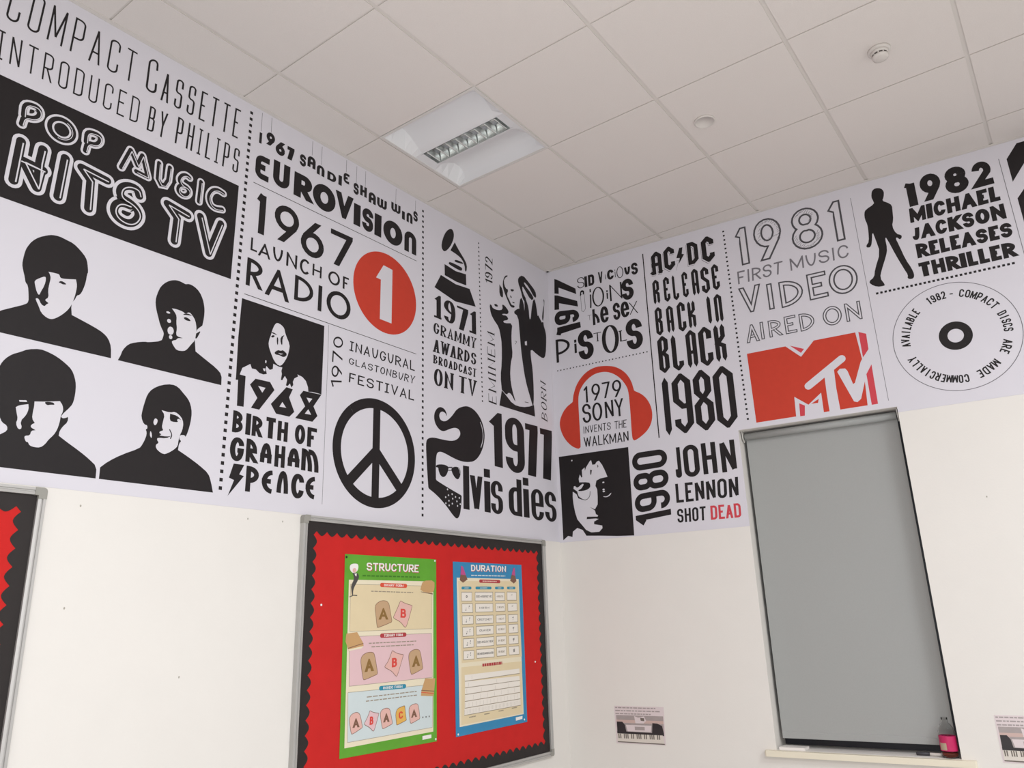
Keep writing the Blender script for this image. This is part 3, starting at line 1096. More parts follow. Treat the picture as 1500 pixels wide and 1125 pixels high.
P.done('maker_mark', gp, 'small white maker patch')

BQ = [(-1.0165,1.7053),(-.4276,1.7099)] + [(-.4215,0.8814),(-1.0036,0.876)]
bpz = sheet('poster', BQ, PB, 'poster_blue', 'tall blue poster headed DURATION on the red notice board', 'poster')
P = Print(PB)
P.poly([(-.9875,1.6256),(-.4581,1.6306)] + [(-.4522,0.9234),(-.9756,0.9178)], 'print_cream', 1)
P.poly([(-.9769,1.6093),(-.4648,1.6183)] + [(-.4516,1.2169),(-.9563,1.2105)], 'print_sand', 2)
P.poly([(-.9591,1.1912),(-.4531,1.1921)] + [(-.461,0.9282),(-.964,0.9252)], 'print_sand', 2)
P.done('panel', bpz, 'cream panel in two sections')
P = Print(PB)
q = [(-.8739,1.6946),(-.5725,1.6987),(-.5757,1.6665),(-.8731,1.6619)]
T(P, 'DURATION', [(a + .0025, b - .0025) for a, b in q], S(.2, .17, round='c'), 'print_crimson', 2)
T(P, 'DURATION', q, S(.2, .17, round='c'), 'print_white', 3)
q = [(-.8725,1.6401),(-.5808,1.6443)]
greek(P, q[0], q[1], 11, .0055, 'print_ice', 2)
P.done('heading', bpz, 'white heading DURATION')
P = Print(PB)
for a in ([(-.9532,1.6868),(-.9381,1.6825),(-.9161,1.6396),(-.9028,1.6189),(-.9396,1.6011),(-.9654,1.6143),(-.9579,1.6417)], [(-.5056,1.6906),(-.4926,1.69),(-.49,1.6473),(-.4808,1.6197),(-.5052,1.6053),(-.5385,1.6202),(-.5222,1.6535)]):
    P.poly(a[:3] + a[-1:], 'print_magenta', 4)
    P.poly(a[2:], 'print_crust', 5)
    P.poly([a[0], a[2], a[-1]], 'print_magenta', 6)
    P.done('metronome', bpz)
    P = Print(PB)
P = Print(PB)
q = [(-.8,1.6123),(-.6362,1.613)]
P.stroke(q, .017, 'print_crimson', 4, caps=True)
greek(P, quad_map([q[0], q[1], q[1], q[0]], .12, .5), quad_map([q[0], q[1], q[1], q[0]], .88, .5), 2, .006, 'print_ham', 5)
P.done('section_title', bpz)
P = Print(PB)
q = [(-.7941,1.1915),(-.6289,1.1931)]
greek(P, q[0], q[1], 5, .0145, 'print_crimson', 4)
P.done('section_title', bpz)
P = Print(PB)
for a in ([(-.9451,1.5749),(-.8792,1.5758)], [(-.8326,1.5765),(-.7123,1.5782)], [(-.6683,1.5788),(-.6037,1.5797)], [(-.5619,1.5803),(-.4994,1.5812)]):
    P.stroke(a, .014, 'print_teal', 4, caps=True)
    greek(P, (a[0][0] + .25 * (a[1][0] - a[0][0]), a[0][1]), (a[0][0] + .75 * (a[1][0] - a[0][0]), a[1][1]), 4, .005, 'print_ice', 5)
    P.done('column_title', bpz)
    P = Print(PB)
P = Print(PB)
ROWS = (
    ([(-.9529,1.5542),(-.8694,1.555),(-.8704,1.5101),(-.9537,1.51)], [(-.8435,1.5553),(-.6967,1.5568),(-.6984,1.5114),(-.8447,1.5111)], [(-.6758,1.557),(-.5933,1.5568),(-.5924,1.5129),(-.6764,1.5128)], [(-.5703,1.5591),(-.4858,1.5589),(-.4852,1.5152),(-.5712,1.515)]),
    ([(-.9499,1.4965),(-.8656,1.4973),(-.8641,1.4528),(-.9497,1.4526)], [(-.8424,1.4973),(-.6972,1.4982),(-.6977,1.4555),(-.8425,1.4542)], [(-.6731,1.4988),(-.5902,1.4995),(-.591,1.4579),(-.673,1.4566)], [(-.5663,1.4981),(-.4831,1.4994),(-.4823,1.4584),(-.5665,1.4567)]),
    ([(-.949,1.4376),(-.8619,1.4378),(-.8619,1.3961),(-.9482,1.3947)], [(-.8414,1.4369),(-.6973,1.4384),(-.6972,1.3967),(-.8414,1.3957)], [(-.671,1.4374),(-.5884,1.4388),(-.5891,1.3989),(-.6715,1.3982)], [(-.5645,1.4385),(-.4804,1.4393),(-.4808,1.3993),(-.5653,1.3985)]),
    ([(-.947,1.3814),(-.8617,1.3819),(-.8613,1.3381),(-.9458,1.3367)], [(-.8392,1.3836),(-.696,1.3847),(-.6965,1.3417),(-.8388,1.3405)], [(-.672,1.3851),(-.5885,1.3866),(-.5888,1.3438),(-.672,1.3429)], [(-.5641,1.3875),(-.4791,1.3884),(-.4798,1.343),(-.5646,1.3421)]),
    ([(-.9431,1.3253),(-.8596,1.3256),(-.8606,1.283),(-.9429,1.2816)], [(-.8391,1.3264),(-.6943,1.3287),(-.696,1.2839),(-.8393,1.2828)], [(-.6726,1.329),(-.5878,1.3296),(-.5887,1.2855),(-.6727,1.2849)], [(-.5652,1.3289),(-.4805,1.3296),(-.48,1.2862),(-.5651,1.2852)]),
    ([(-.9417,1.2672),(-.86,1.2675),(-.86,1.225),(-.9415,1.2248)], [(-.8396,1.2697),(-.6949,1.2704),(-.6955,1.2266),(-.8392,1.227)], [(-.6732,1.2727),(-.5893,1.2731),(-.5902,1.2287),(-.6727,1.2286)], [(-.5679,1.2732),(-.4777,1.2738),(-.4761,1.2297),(-.566,1.2298)]),
)
def sub(q, u0, v0, u1, v1):
    return [quad_map(q, u0, v1), quad_map(q, u1, v1), quad_map(q, u1, v0), quad_map(q, u0, v0)]
NAMES = ('SEMIBREVE', 'MINIM', 'CROTCHET', 'QUAVER', 'SEMIQUAVER', 'DEMISEMIQUAVER')
BEATS = ('4 BEATS', '2 BEATS', '1 BEAT', '1/2 BEAT', '1/4 BEAT', '1/8 BEAT')
for k, row in enumerate(ROWS):
    for c, q in enumerate(row):
        P.poly(q, 'print_box', 4)
        P.stroke(list(q) + [q[0]], .0030, 'print_line', 5)
    q = row[0]
    if k == 0:
        P.ring(quad_map(q, .5, .5), .003, .0065, 'print_dark', 5, 20)
    else:
        for u, v, up in ((.35, .28, 1), (.68, .72, -1)):
            c = quad_map(q, u, v)
            P.ell(c, .0035, .0028, 'print_dark', 5, 12)
            P.stroke([(c[0] + .003 * up, c[1]), (c[0] + .003 * up, c[1] + .014 * up)], .0014, 'print_dark', 5)
            if k > 2:
                P.stroke([(c[0] + .003 * up, c[1] + .014 * up), (c[0] + .003 * up + .005, c[1] + .009 * up)], .0014 + .0005 * (k - 3), 'print_dark', 5)
    w = min(.9, .09 * len(NAMES[k]) + .1)
    T(P, NAMES[k], sub(row[1], .5 - w / 2, .38, .5 + w / 2, .62), S(.17, .15, round='c'), 'print_dark', 5)
    T(P, BEATS[k], sub(row[2], .16, .38, .84, .62), S(.17, .15, round='c'), 'print_line', 5)
    q = row[3]
    for t in range(1 if k < 3 else k - 1):
        P.stroke([quad_map(q, .42, .62 - .09 * t), quad_map(q, .58, .66 - .09 * t)], .0026, 'print_dark', 5)
    if k > 1:
        P.stroke([quad_map(q, .58, .7), quad_map(q, .48, .25)], .0016, 'print_dark', 5)
P.done('note_table', bpz, 'table of note values in small boxes')
P = Print(PB)
for k, q in enumerate(([(-.9355,1.1532),(-.4784,1.1558),(-.4769,1.1312),(-.9336,1.1238)], [(-.9341,1.1221),(-.4805,1.1187),(-.4775,1.0955),(-.9334,1.0931)], [(-.9346,1.0914),(-.4776,1.094),(-.4777,1.0671),(-.934,1.0618)], [(-.9352,1.0597),(-.4778,1.0652),(-.4781,1.0349),(-.9358,1.0303)], [(-.937,1.0283),(-.4782,1.0326),(-.4785,1.0025),(-.9376,0.9991)], [(-.9394,0.9971),(-.4786,1.0006),(-.4775,0.9701),(-.9417,0.9668)])):
    P.poly(q, 'print_box', 4)
    P.stroke([q[3], q[2]], .0030, 'print_line', 5)
    n = (1, 2, 4, 8, 16, 40)[k]
    for t in range(n):
        u = (t + .12) / n
        P.stroke([quad_map(q, u, .15), quad_map(q, u, .8)], .0009, 'print_line', 5)
for q in ([(-.9049,0.9541),(-.854,0.9549)], [(-.7865,0.9563),(-.7426,0.9566)], [(-.6688,0.9593),(-.6275,0.9597)], [(-.5558,0.9622),(-.5113,0.9629)]):
    greek(P, q[0], q[1], 9, .005)
P.done('counting_chart', bpz, 'chart of ruled counting bars')
P = Print(PB)
P.poly([(-.5242,0.9143),(-.4639,0.9157),(-.4661,0.9005),(-.523,0.8978)], 'print_white', 4)
P.done('maker_mark', bpz, 'small white maker patch')

PF = LW.at(.0146)
for q, ink, lb in (([(-1.7247,1.6969)], 'pin_black', 'black drawing pin in the top left corner of the green poster'), ([(-1.1533,1.7032)], 'pin_white', 'white drawing pin in the top right corner of the green poster'),
                   ([(-1.1483,0.8853)], 'pin_white', 'white drawing pin in the bottom right corner of the green poster'), ([(-.9887,0.8863)], 'pin_white', 'white drawing pin in the bottom left corner of the blue poster'),
                   ([(-.4489,0.896)], 'pin_white', 'white drawing pin in the bottom right corner of the blue poster'), ([(-1.8531,1.4928)], 'pin_white', 'staple glint modelled as a white pin in bare red felt left of the green poster'),
                   ([(-.3266,1.1826)], 'pin_white', 'staple glint modelled as a white pin in red felt right of the blue poster')):
    pin(q[0], PF if 'poster' in lb and 'felt' not in lb else LW.at(.0122), ink, lb)  # the two in open felt are white discs standing for glints off staples


# ------------------------------------------------------------------ keyboard photographs taped to the right wall
def keyboard_photo(TLq, label):
    """TLq: quad of the sheet on the wall"""
    fr = RW.at(.0012)
    r = sheet('keyboard_photo', TLq, fr, 'photo_paper', label, 'picture', None, .0008)
    M_ = lambda u, v: quad_map(TLq, u, v)
    P = Print(fr)
    for k, v in enumerate((.955, .875, .795)):
        greek(P, M_(.02, v), M_((.86, .92, .74)[k], v), 21 + k, .006, 'photo_grey', 1)
    P.done('caption', r)
    P = Print(fr)
    P.poly([M_(.03, .755), M_(.98, .755), M_(.98, .62), M_(.03, .62)], 'photo_grey', 1)
    P.poly([M_(.03, .63), M_(.98, .63), M_(.98, .55), M_(.03, .55)], 'photo_rose', 2)
    P.poly([M_(.03, .55), M_(.98, .55), M_(.98, .27), M_(.03, .27)], 'photo_grey', 2)
    P.poly([M_(.40, .74), M_(.48, .70), M_(.60, .74), M_(.64, .62), M_(.58, .55), M_(.42, .55)], 'photo_paper', 3)
    P.poly([M_(.52, .70), M_(.60, .69), M_(.60, .61), M_(.53, .62)], 'photo_taupe', 4)
    P.poly([M_(.22, .5), M_(.74, .5), M_(.72, .33), M_(.25, .33)], 'photo_paper', 3)
    P.poly([M_(.40, .46), M_(.60, .46), M_(.60, .37), M_(.40, .37)], 'photo_grey', 4)
    P.poly([M_(.035, .58), M_(.15, .58), M_(.20, .50), M_(.225, .30), M_(.20, .26), M_(.035, .26)], 'photo_black', 4)
    P.poly([M_(.76, .57), M_(.86, .56), M_(.95, .50), M_(.98, .28), M_(.74, .26)], 'photo_black', 4)
    P.poly([M_(.03, .33), M_(.98, .30), M_(.98, .24), M_(.03, .26)], 'photo_black', 5)
    P.poly([M_(.03, .265), M_(.95, .255), M_(.98, .04), M_(.03, .06)], 'photo_key', 6)
    for k in range(24):
        if k % 7 in (2, 6):
            continue
        u = .05 + k * .0375
        P.poly([M_(u, .26), M_(u + .022, .26), M_(u + .024, .14), M_(u + .002, .14)], 'photo_taupe', 7)
    P.poly([M_(.03, .06), M_(.98, .04), M_(.99, .015), M_(.03, .035)], 'photo_taupe', 8)
    P.done('keyboard_picture', r, 'piano keyboard with black speakers')
    return r


keyboard_photo([(0.2961,0.9288),(0.5918,0.9292),(0.587,0.7365),(0.2977,0.7342)], 'captioned photo of an electric keyboard between corner and window')
kq = [(2.1552,0.9346),(2.1531,0.7393)]
KW, KH = .232, kq[0][1] - kq[1][1]
k0 = (kq[0][0] + kq[1][0]) / 2
keyboard_photo([(k0, kq[0][1]), (k0 + KW, kq[0][1]), (k0 + KW, kq[1][1]), (k0, kq[1][1])], 'captioned photo of an electric keyboard at the right edge of the photo')

# ------------------------------------------------------------------ ceiling fittings
lf = root('ceiling_light', G(FIX[0] + .5, FIX[1] + .5, HC), 'square recessed ceiling light with chrome louvre, switched off', 'ceiling light')


def GL_(a, b, z):                            # a: metres across the louvre, b: metres along it
    return G(FIX[0] + a / TILE, FIX[1] + b / TILE, HC + z)


E = .6
m = MB()
fl = .014
for (a0, a1, b0, b1) in ((0, fl, 0, E), (E - fl, E, 0, E), (fl, E - fl, 0, fl), (fl, E - fl, E - fl, E)):
    m.box(GL_(a0, b0, -.002), GI * (a1 - a0), GJ * (b1 - b0), Z * .006, 'lamp_frame')
m.build('frame', lf)


def wing(side_):
    pr = [(fl, .002), (.022, .030), (.036, .058), (.064, .076), (.110, .074), (.160, .052), (.210, .022), (.236, .006), (.243, .006)]
    m = MB()
    b0, b1 = .062, E - .062
    rows = []
    for a, z in pr:
        aa = a if side_ == 0 else E - a
        rows.append([GL_(aa, b0, z), GL_(aa, b1, z)])
    m.grid(rows, 'lamp_enamel')
    return m.build('reflector', lf)


wing(0)
wing(1)
for e in (0, 1):
    m = MB()
    pr = [(fl, .002), (.022, .030), (.036, .058), (.064, .076), (.110, .074), (.160, .052), (.210, .022), (.236, .006)]
    prof = pr + [(E - a, z) for a, z in reversed(pr)]
    lo = fl if e == 0 else E - fl
    hi = .062 if e == 0 else E - .062
    for (a, z), (a2, z2) in zip(prof[:-1], prof[1:]):
        m.face([GL_(a, lo, .001), GL_(a2, lo, .001), GL_(a2, hi, z2), GL_(a, hi, z)], 'lamp_enamel')
    m.build('end_plate', lf)
m = MB()
a0, a1, lb0, lb1 = .246, .354, .020, E - .020
for sgn, a in ((1, a0), (-1, a1)):
    rows = []
    for k in range(7):
        t = k / 6
        rows.append([GL_(a + sgn * .020 * t * t, lb0, .004 + .042 * t), GL_(a + sgn * .020 * t * t, lb1, .004 + .042 * t)])
    m.grid(rows, 'louvre_chrome')
for b in (lb0, lb1):
    m.face([GL_(a0, b, .004), GL_(a1, b, .004), GL_(a1, b, .05), GL_(a0, b, .05)], 'louvre_chrome')
NB = 9
for k in range(1, NB):
    b = lb0 + (lb1 - lb0) * k / NB
    rows = []
    for s_ in range(-4, 5):
        t = s_ / 4
        hw = .0085 * (1 - (1 - abs(t)) ** 1.0)
        z = .004 + .034 * abs(t)
        rows.append([GL_(a0 + .002 + .02 * abs(t) * abs(t), b + (hw if t > 0 else -hw), z), GL_(a1 - .002 - .02 * abs(t) * abs(t), b + (hw if t > 0 else -hw), z)])
    m.grid(rows, 'louvre_chrome')
m.build('louvre', lf, )
m = MB()
m.lathe(GL_(.3, .03, .062), GI, Z, GJ, [(.006, 0), (.013, .004), (.013, E - .064), (.006, E - .06)], 'tube_glass', 20)
m.build('tube', lf)
m = MB()
m.face([GL_(a0 - .003, lb0, .085), GL_(a1 + .003, lb0, .085), GL_(a1 + .003, lb1, .085), GL_(a0 - .003, lb1, .085)], 'lamp_enamel')
for a in (a0 - .003, a1 + .003):
    m.face([GL_(a, lb0, .005), GL_(a, lb1, .005), GL_(a, lb1, .085), GL_(a, lb0, .085)], 'lamp_enamel')
for b in (lb0, lb1):
    m.face([GL_(a0 - .003, b, .045), GL_(a1 + .003, b, .045), GL_(a1 + .003, b, .085), GL_(a0 - .003, b, .085)], 'lamp_enamel')
m.build('lamp_housing', lf)

dq = [(-.8737,-2.353)]
dc = Vector((dq[0][0], dq[0][1], HC))
sd = root('smoke_detector', dc, 'round white smoke detector on the ceiling tiles at upper right', 'smoke detector')
DN = Vector((0, 0, -1))
m = MB()
m.lathe(dc, Vector((1, 0, 0)), Vector((0, 1, 0)), DN, [(.046, 0), (.046, .008), (.044, .011), (.036, .012)], 'plastic_white', 40)
m.build('base', sd)
m = MB()
m.lathe(dc, Vector((1, 0, 0)), Vector((0, 1, 0)), DN, [(.036, .011), (.035, .020), (.031, .023), (.031, .031), (.034, .033), (.032, .040), (.022, .044), (.001, .045)], 'plastic_white', 40)
m.build('sensor_head', sd)
m = MB()
for k in range(10):
    t0 = 2 * math.pi * k / 10 + .08
    for z0, z1 in ((.0235, .0305),):
        pts = [dc + DN * z + Vector((math.cos(t), math.sin(t), 0)) * .0318 for z, t in ((z0, t0), (z0, t0 + .45), (z1, t0 + .45), (z1, t0))]
        m.face(pts, 'detector_slot')
m.build('vent_slots', sd)

sq = [(-.8947,-1.5611)]
sc_ = Vector((sq[0][0], sq[0][1], HC))
cs = root('ceiling_disc', sc_, 'flat round white cover plate on a ceiling tile', 'cover plate')
m = MB()
m.lathe(sc_, Vector((1, 0, 0)), Vector((0, 1, 0)), DN, [(.050, 0), (.050, .006), (.047, .008), (.043, .008), (.042, .004), (.001, .004)], 'plastic_white', 48)
m.build('plate', cs)


# ------------------------------------------------------------------ the mural, left sheet
MB_Z, MT_Z = 1.8645, HC - .003
SH = .0012                                   # paper thickness
ml = root('wall_mural', LW.p(-2.2, MB_Z, 0), 'black, white and red music timeline mural along the upper left wall', 'mural', 'music timeline murals')
m = MB()
m.box(LW.p(-4.6, MB_Z, 0), (4.6 - .0015, 0, 0), (0, -SH, 0), (0, 0, MT_Z - MB_Z), 'mural_paper')
m.build('paper', ml)
MURAL[0] = ml
PL = LW.at(SH)


def print_l():
    return Print(PL)


AMA = S(.055, .055, round='c')
P = print_l()
T(P, 'COMPACT', [(-3.3395,3.6519),(-2.8866,3.6356),(-2.8875,3.4907),(-3.3466,3.4832)], S(.058, .05, round='c'), 'ink_black', gap=.65)
P = P.nl()
T(P, 'C', [[(-2.8388,3.6413),(-2.799,3.6551),(-2.793,3.4915),(-2.8391,3.4888)]], S(.062, .055, round='c'))
T(P, 'ASSETTE', [(-2.7711,3.6188),(-2.4102,3.6358),(-2.4161,3.4854),(-2.774,3.4793)], S(.062, .055, round='c'), gap=.75)
P = P.nl()
T(P, 'ÏNTRODUCED', [(-3.3555,3.4288),(-2.8517,3.4362),(-2.8527,3.322),(-3.3503,3.3138)], S(.066, .06, round='c'), gap=.65)
P = P.nl()
T(P, 'BY', [(-2.8109,3.4297),(-2.7349,3.4336),(-2.7406,3.3135),(-2.814,3.316)], S(.068, .06, round='c'), gap=.7)
P = P.nl()
T(P, 'PHÏLÏPS', [(-2.6921,3.4452),(-2.398,3.4371),(-2.4018,3.3159),(-2.6956,3.3177)], S(.068, .06, round='c'), gap=.75)
P.done('lettering', ml, 'thin black hand-drawn heading on white')

P = print_l()
P.poly([(-3.7876,3.2556),(-2.3903,3.2599),(-2.3918,2.8132),(-3.7076,2.8084)], 'ink_black', 1)
P.done('banner', ml, 'wide black banner')
P = print_l()
HIT = ([(-3.2314,3.041),(-3.2337,2.886)], [(-3.1609,3.0447),(-3.1637,2.9914),(-3.1598,2.9212)], [(-3.2281,2.9709),(-3.1499,2.9653),(-3.2153,2.9721),(-3.161,2.8914),(-3.1559,2.9623)], [(-3.0861,3.0472),(-3.0904,2.888)], [(-2.9345,3.0269),(-3.0281,3.0371),(-2.9912,3),(-2.985,2.8871)],
       [(-2.8102,3.0188),(-2.8182,3.0438),(-2.8506,3.0453),(-2.8772,3.0286),(-2.8847,3.0024),(-2.8748,2.9823),(-2.836,2.975),(-2.8081,2.9555),(-2.8013,2.9301),(-2.8176,2.8985),(-2.8446,2.8858),(-2.8797,2.8931),(-2.8978,2.9164),(-2.8923,2.9465),(-2.8724,2.9623),(-2.8409,2.9623)], [(-2.6073,3.0204),(-2.6969,3.0355),(-2.6504,2.9908),(-2.6523,2.8877)], [(-2.553,3.0399),(-2.5018,2.8912),(-2.4589,3.0453)])
POP = ([(-3.2397,3.1061),(-3.2365,3.1393),(-3.2057,3.1464),(-3.1896,3.1657),(-3.1912,3.1887),(-3.2078,3.1997),(-3.241,3.1893),(-3.238,3.1418)], [(-3.0246,3.1096),(-3.0216,3.1463),(-2.9907,3.1519),(-2.9782,3.1727),(-2.9807,3.1929),(-2.9966,3.1987),(-3.0285,3.1907),(-3.0265,3.1472)], [(-2.8908,3.1062),(-2.8637,3.1962),(-2.8309,3.1431),(-2.8172,3.1957),(-2.7867,3.1133),(-2.8331,3.1165)],
       [(-2.7484,3.1952),(-2.7463,3.1253),(-2.7319,3.1061),(-2.7152,3.1102),(-2.7043,3.1378),(-2.7029,3.1974)], [(-2.6171,3.1909),(-2.6323,3.1974),(-2.6506,3.1863),(-2.6597,3.1628),(-2.6486,3.1453),(-2.6194,3.1414),(-2.6105,3.1249),(-2.6229,3.104),(-2.644,3.0997),(-2.661,3.113),(-2.655,3.1384),(-2.6304,3.1424)], [(-2.5651,3.1962),(-2.5665,3.1027)], [(-2.4602,3.1899),(-2.4896,3.1962),(-2.515,3.1789),(-2.527,3.1437),(-2.5165,3.1135),(-2.4927,3.103),(-2.4588,3.1132)])
w = .105
u = HIT[3]
kk = math.hypot(u[0][0] - u[1][0], u[0][1] - u[1][1]) / 235.0      # metres per drawn unit on this part of the wall
for st_ in HIT:
    sm = 2 if len(st_) > 8 else 0
    P.stroke(st_, 82 * kk, 'ink_white', 2, True, sm)
    for q in open_chaikin(st_, sm)[1:-1]:
        P.ell(q, 41 * kk, 41 * kk, 'ink_white', 2, 24)
for st_ in HIT:
    sm = 2 if len(st_) > 8 else 0
    P.stroke(st_, 46 * kk, 'ink_black', 3, True, sm)
    for q in open_chaikin(st_, sm)[1:-1]:
        P.ell(q, 23 * kk, 23 * kk, 'ink_black', 3, 20)
for st_ in HIT:
    sm = 2 if len(st_) > 8 else 0
    P.stroke([(a + 11 * kk, b - 4 * kk) for a, b in st_], 7 * kk, 'ink_white', 4, False, sm)
P = P.nl()
for st_ in POP:
    sm = 0 if len(st_) == 6 or len(st_) < 5 else 2
    P.stroke(st_, 50 * kk, 'ink_white', 2, True, sm)
    for q in open_chaikin(st_, sm)[1:-1]:
        P.ell(q, 25 * kk, 25 * kk, 'ink_white', 2, 20)
for st_ in POP:
    sm = 0 if len(st_) == 6 or len(st_) < 5 else 2
    P.stroke(st_, 26 * kk, 'ink_black', 3, True, sm)
    for q in open_chaikin(st_, sm)[1:-1]:
        P.ell(q, 13 * kk, 13 * kk, 'ink_black', 3, 16)
    P.stroke([(a + 8 * kk, b - 5 * kk) for a, b in st_], 5 * kk, 'ink_white', 4, False, sm)
oc = (-3.1126,3.1522,0.0576)
P.ring(oc, oc[2] * .45, oc[2], 'ink_white', 2)
P.ring(oc, oc[2] * .57, oc[2] * .86, 'ink_black', 3)
P.ring(oc, oc[2] * .64, oc[2] * .68, 'ink_white', 4, 40, -1.8, 1.2)
P.done('lettering', ml, 'white double-line lettering on the black banner')

# four high-contrast busts in dark polo necks
P = print_l()
P.poly([(-3.2511,2.344),(-3.2511,2.344),(-3.2513,2.3673),(-3.229,2.3978),(-3.2045,2.4173),(-3.1726,2.4378),(-3.1348,2.4616),(-3.1274,2.4734),(-3.1307,2.4972),(-3.1372,2.5297),(-3.1463,2.5374),(-3.1507,2.5554),(-3.1601,2.5803),(-3.1648,2.5982),(-3.1647,2.6202),(-3.1631,2.6428),(-3.1596,2.6619),(-3.1471,2.6914),(-3.1277,2.714),(-3.1032,2.7307),(-3.0888,2.7383),(-3.0658,2.7421),(-3.0415,2.7379),(-3.0168,2.7337),(-2.9901,2.7161),(-2.969,2.696),(-2.9613,2.6778),(-2.954,2.6432),(-2.9571,2.6351),(-2.9573,2.6049),(-2.9632,2.5708),(-2.9706,2.5501),(-2.9808,2.5445),(-2.9849,2.5274),(-2.9903,2.5193),(-2.9943,2.5019),(-2.9879,2.4683),(-2.9879,2.4683),(-2.9486,2.4579),(-2.9062,2.4457),(-2.8757,2.4342),(-2.8547,2.4174),(-2.8415,2.3893),(-2.8372,2.3471),(-2.8372,2.3471)], 'ink_black', 1, 1)
P.poly([(-3.0822,2.5995),(-3.0822,2.5995),(-3.0587,2.6021),(-3.0469,2.6018),(-3.0438,2.593),(-3.0375,2.5898),(-3.0222,2.5929),(-2.9915,2.6022),(-2.9915,2.6022),(-2.9848,2.5817),(-2.9853,2.5543),(-2.9893,2.5237),(-2.9943,2.5019),(-3.0034,2.4813),(-3.0199,2.4585),(-3.0369,2.4411),(-3.051,2.4329),(-3.0664,2.4348),(-3.0849,2.4472),(-3.0952,2.4677),(-3.1073,2.4876),(-3.1073,2.4928),(-3.0989,2.4938),(-3.089,2.4762),(-3.0772,2.4721),(-3.0728,2.4814),(-3.0653,2.4873),(-3.0762,2.4925),(-3.0787,2.4969),(-3.0689,2.508),(-3.0743,2.5335),(-3.0735,2.5559),(-3.0717,2.5787),(-3.0766,2.5926)], 'ink_white', 2, 1)
P.poly([(-3.1202,2.553),(-3.1054,2.5678),(-3.0901,2.5798),(-3.0859,2.5715),(-3.0874,2.5467),(-3.0953,2.522),(-3.0987,2.5057),(-3.1072,2.5137),(-3.1161,2.5369)], 'ink_white', 2, 1)
P.poly([(-3.0468,2.5717),(-3.0383,2.5814),(-3.0241,2.5773),(-3.0195,2.5726),(-3.0328,2.5689),(-3.0391,2.5722)], 'ink_black', 3, 1)
P.done('portrait_print', ml, 'black and white bust, top left of four')
P = print_l()
P.poly([(-2.8123,2.3462),(-2.8123,2.3462),(-2.8046,2.366),(-2.7998,2.3891),(-2.782,2.416),(-2.7566,2.4302),(-2.7225,2.4424),(-2.7087,2.4433),(-2.6599,2.4617),(-2.6545,2.48),(-2.6534,2.4971),(-2.6657,2.5147),(-2.6734,2.5294),(-2.6821,2.5522),(-2.6908,2.575),(-2.6987,2.6023),(-2.6994,2.6277),(-2.6934,2.6555),(-2.6856,2.6798),(-2.6653,2.7064),(-2.6373,2.7241),(-2.616,2.7279),(-2.5938,2.7245),(-2.587,2.7223),(-2.5722,2.7296),(-2.5495,2.7261),(-2.5255,2.7116),(-2.5084,2.6856),(-2.5001,2.6612),(-2.4958,2.64),(-2.4951,2.6089),(-2.4993,2.572),(-2.4993,2.572),(-2.5209,2.549),(-2.5236,2.5307),(-2.5236,2.5307),(-2.5031,2.5497),(-2.5119,2.5252),(-2.5186,2.5107),(-2.5253,2.511),(-2.5252,2.501),(-2.5178,2.4575),(-2.5178,2.4575),(-2.4718,2.4347),(-2.424,2.4118),(-2.3961,2.39),(-2.3945,2.3455),(-2.3945,2.3455)], 'ink_black', 1, 1)
P.poly([(-2.6325,2.6048),(-2.6325,2.6048),(-2.6122,2.6072),(-2.5861,2.6053),(-2.5745,2.5988),(-2.5605,2.6119),(-2.5462,2.6022),(-2.5311,2.5847),(-2.5226,2.552),(-2.5231,2.5255),(-2.5252,2.501),(-2.5387,2.4821),(-2.5537,2.4566),(-2.5656,2.4457),(-2.5951,2.4413),(-2.6091,2.4545),(-2.6191,2.4687),(-2.6156,2.476),(-2.6014,2.4821),(-2.598,2.4907),(-2.5751,2.4971),(-2.5751,2.4971),(-2.5988,2.4977),(-2.6052,2.5066),(-2.6032,2.5286),(-2.6087,2.5528),(-2.6093,2.5786),(-2.6193,2.5928)], 'ink_white', 2, 1)
for c, rx, rz in (([(-2.6451,2.5836)], .008, .004), ([(-2.6382,2.5505)], .008, .008), ([(-2.6279,2.5129)], .0125, .0165), ([(-2.6252,2.4873)], .007, .008)):
    P.ell(c[0], rx, rz, 'ink_white', 2, 20)
P.poly([(-2.5882,2.5916),(-2.5748,2.6014),(-2.5597,2.6042),(-2.545,2.599),(-2.5612,2.5976)], 'ink_black', 3, 1)
P.poly([(-2.5824,2.5815),(-2.5711,2.5867),(-2.5576,2.5833),(-2.5493,2.5757),(-2.561,2.5731),(-2.5742,2.574)], 'ink_black', 3, 1)
P.done('portrait_print', ml, 'black and white bust, top right of four')
P = print_l()
P.poly([(-3.2258,1.9112),(-3.2258,1.9112),(-3.2301,1.9387),(-3.2049,1.9653),(-3.1756,1.9912),(-3.1451,2.0147),(-3.1271,2.0288),(-3.1294,2.0451),(-3.1456,2.0533),(-3.1526,2.0659),(-3.1664,2.0891),(-3.1766,2.1229),(-3.1841,2.1615),(-3.1865,2.2014),(-3.1781,2.2382),(-3.1674,2.2615),(-3.149,2.2817),(-3.1291,2.2936),(-3.1058,2.3104),(-3.0698,2.3208),(-3.0425,2.3163),(-3.0142,2.3072),(-2.9844,2.2906),(-2.9623,2.2741),(-2.949,2.2488),(-2.9418,2.2242),(-2.9398,2.1941),(-2.9418,2.1634),(-2.9475,2.146),(-2.9757,2.1077),(-2.9707,2.0994),(-2.9594,2.1023),(-2.9517,2.1093),(-2.9517,2.0889),(-2.9634,2.0742),(-2.9725,2.0558),(-2.9734,2.039),(-2.9734,2.039),(-2.9406,2.0195),(-2.9024,1.9983),(-2.8675,1.9761),(-2.838,1.9528),(-2.8366,1.9118),(-2.8366,1.9118)], 'ink_black', 1, 1)
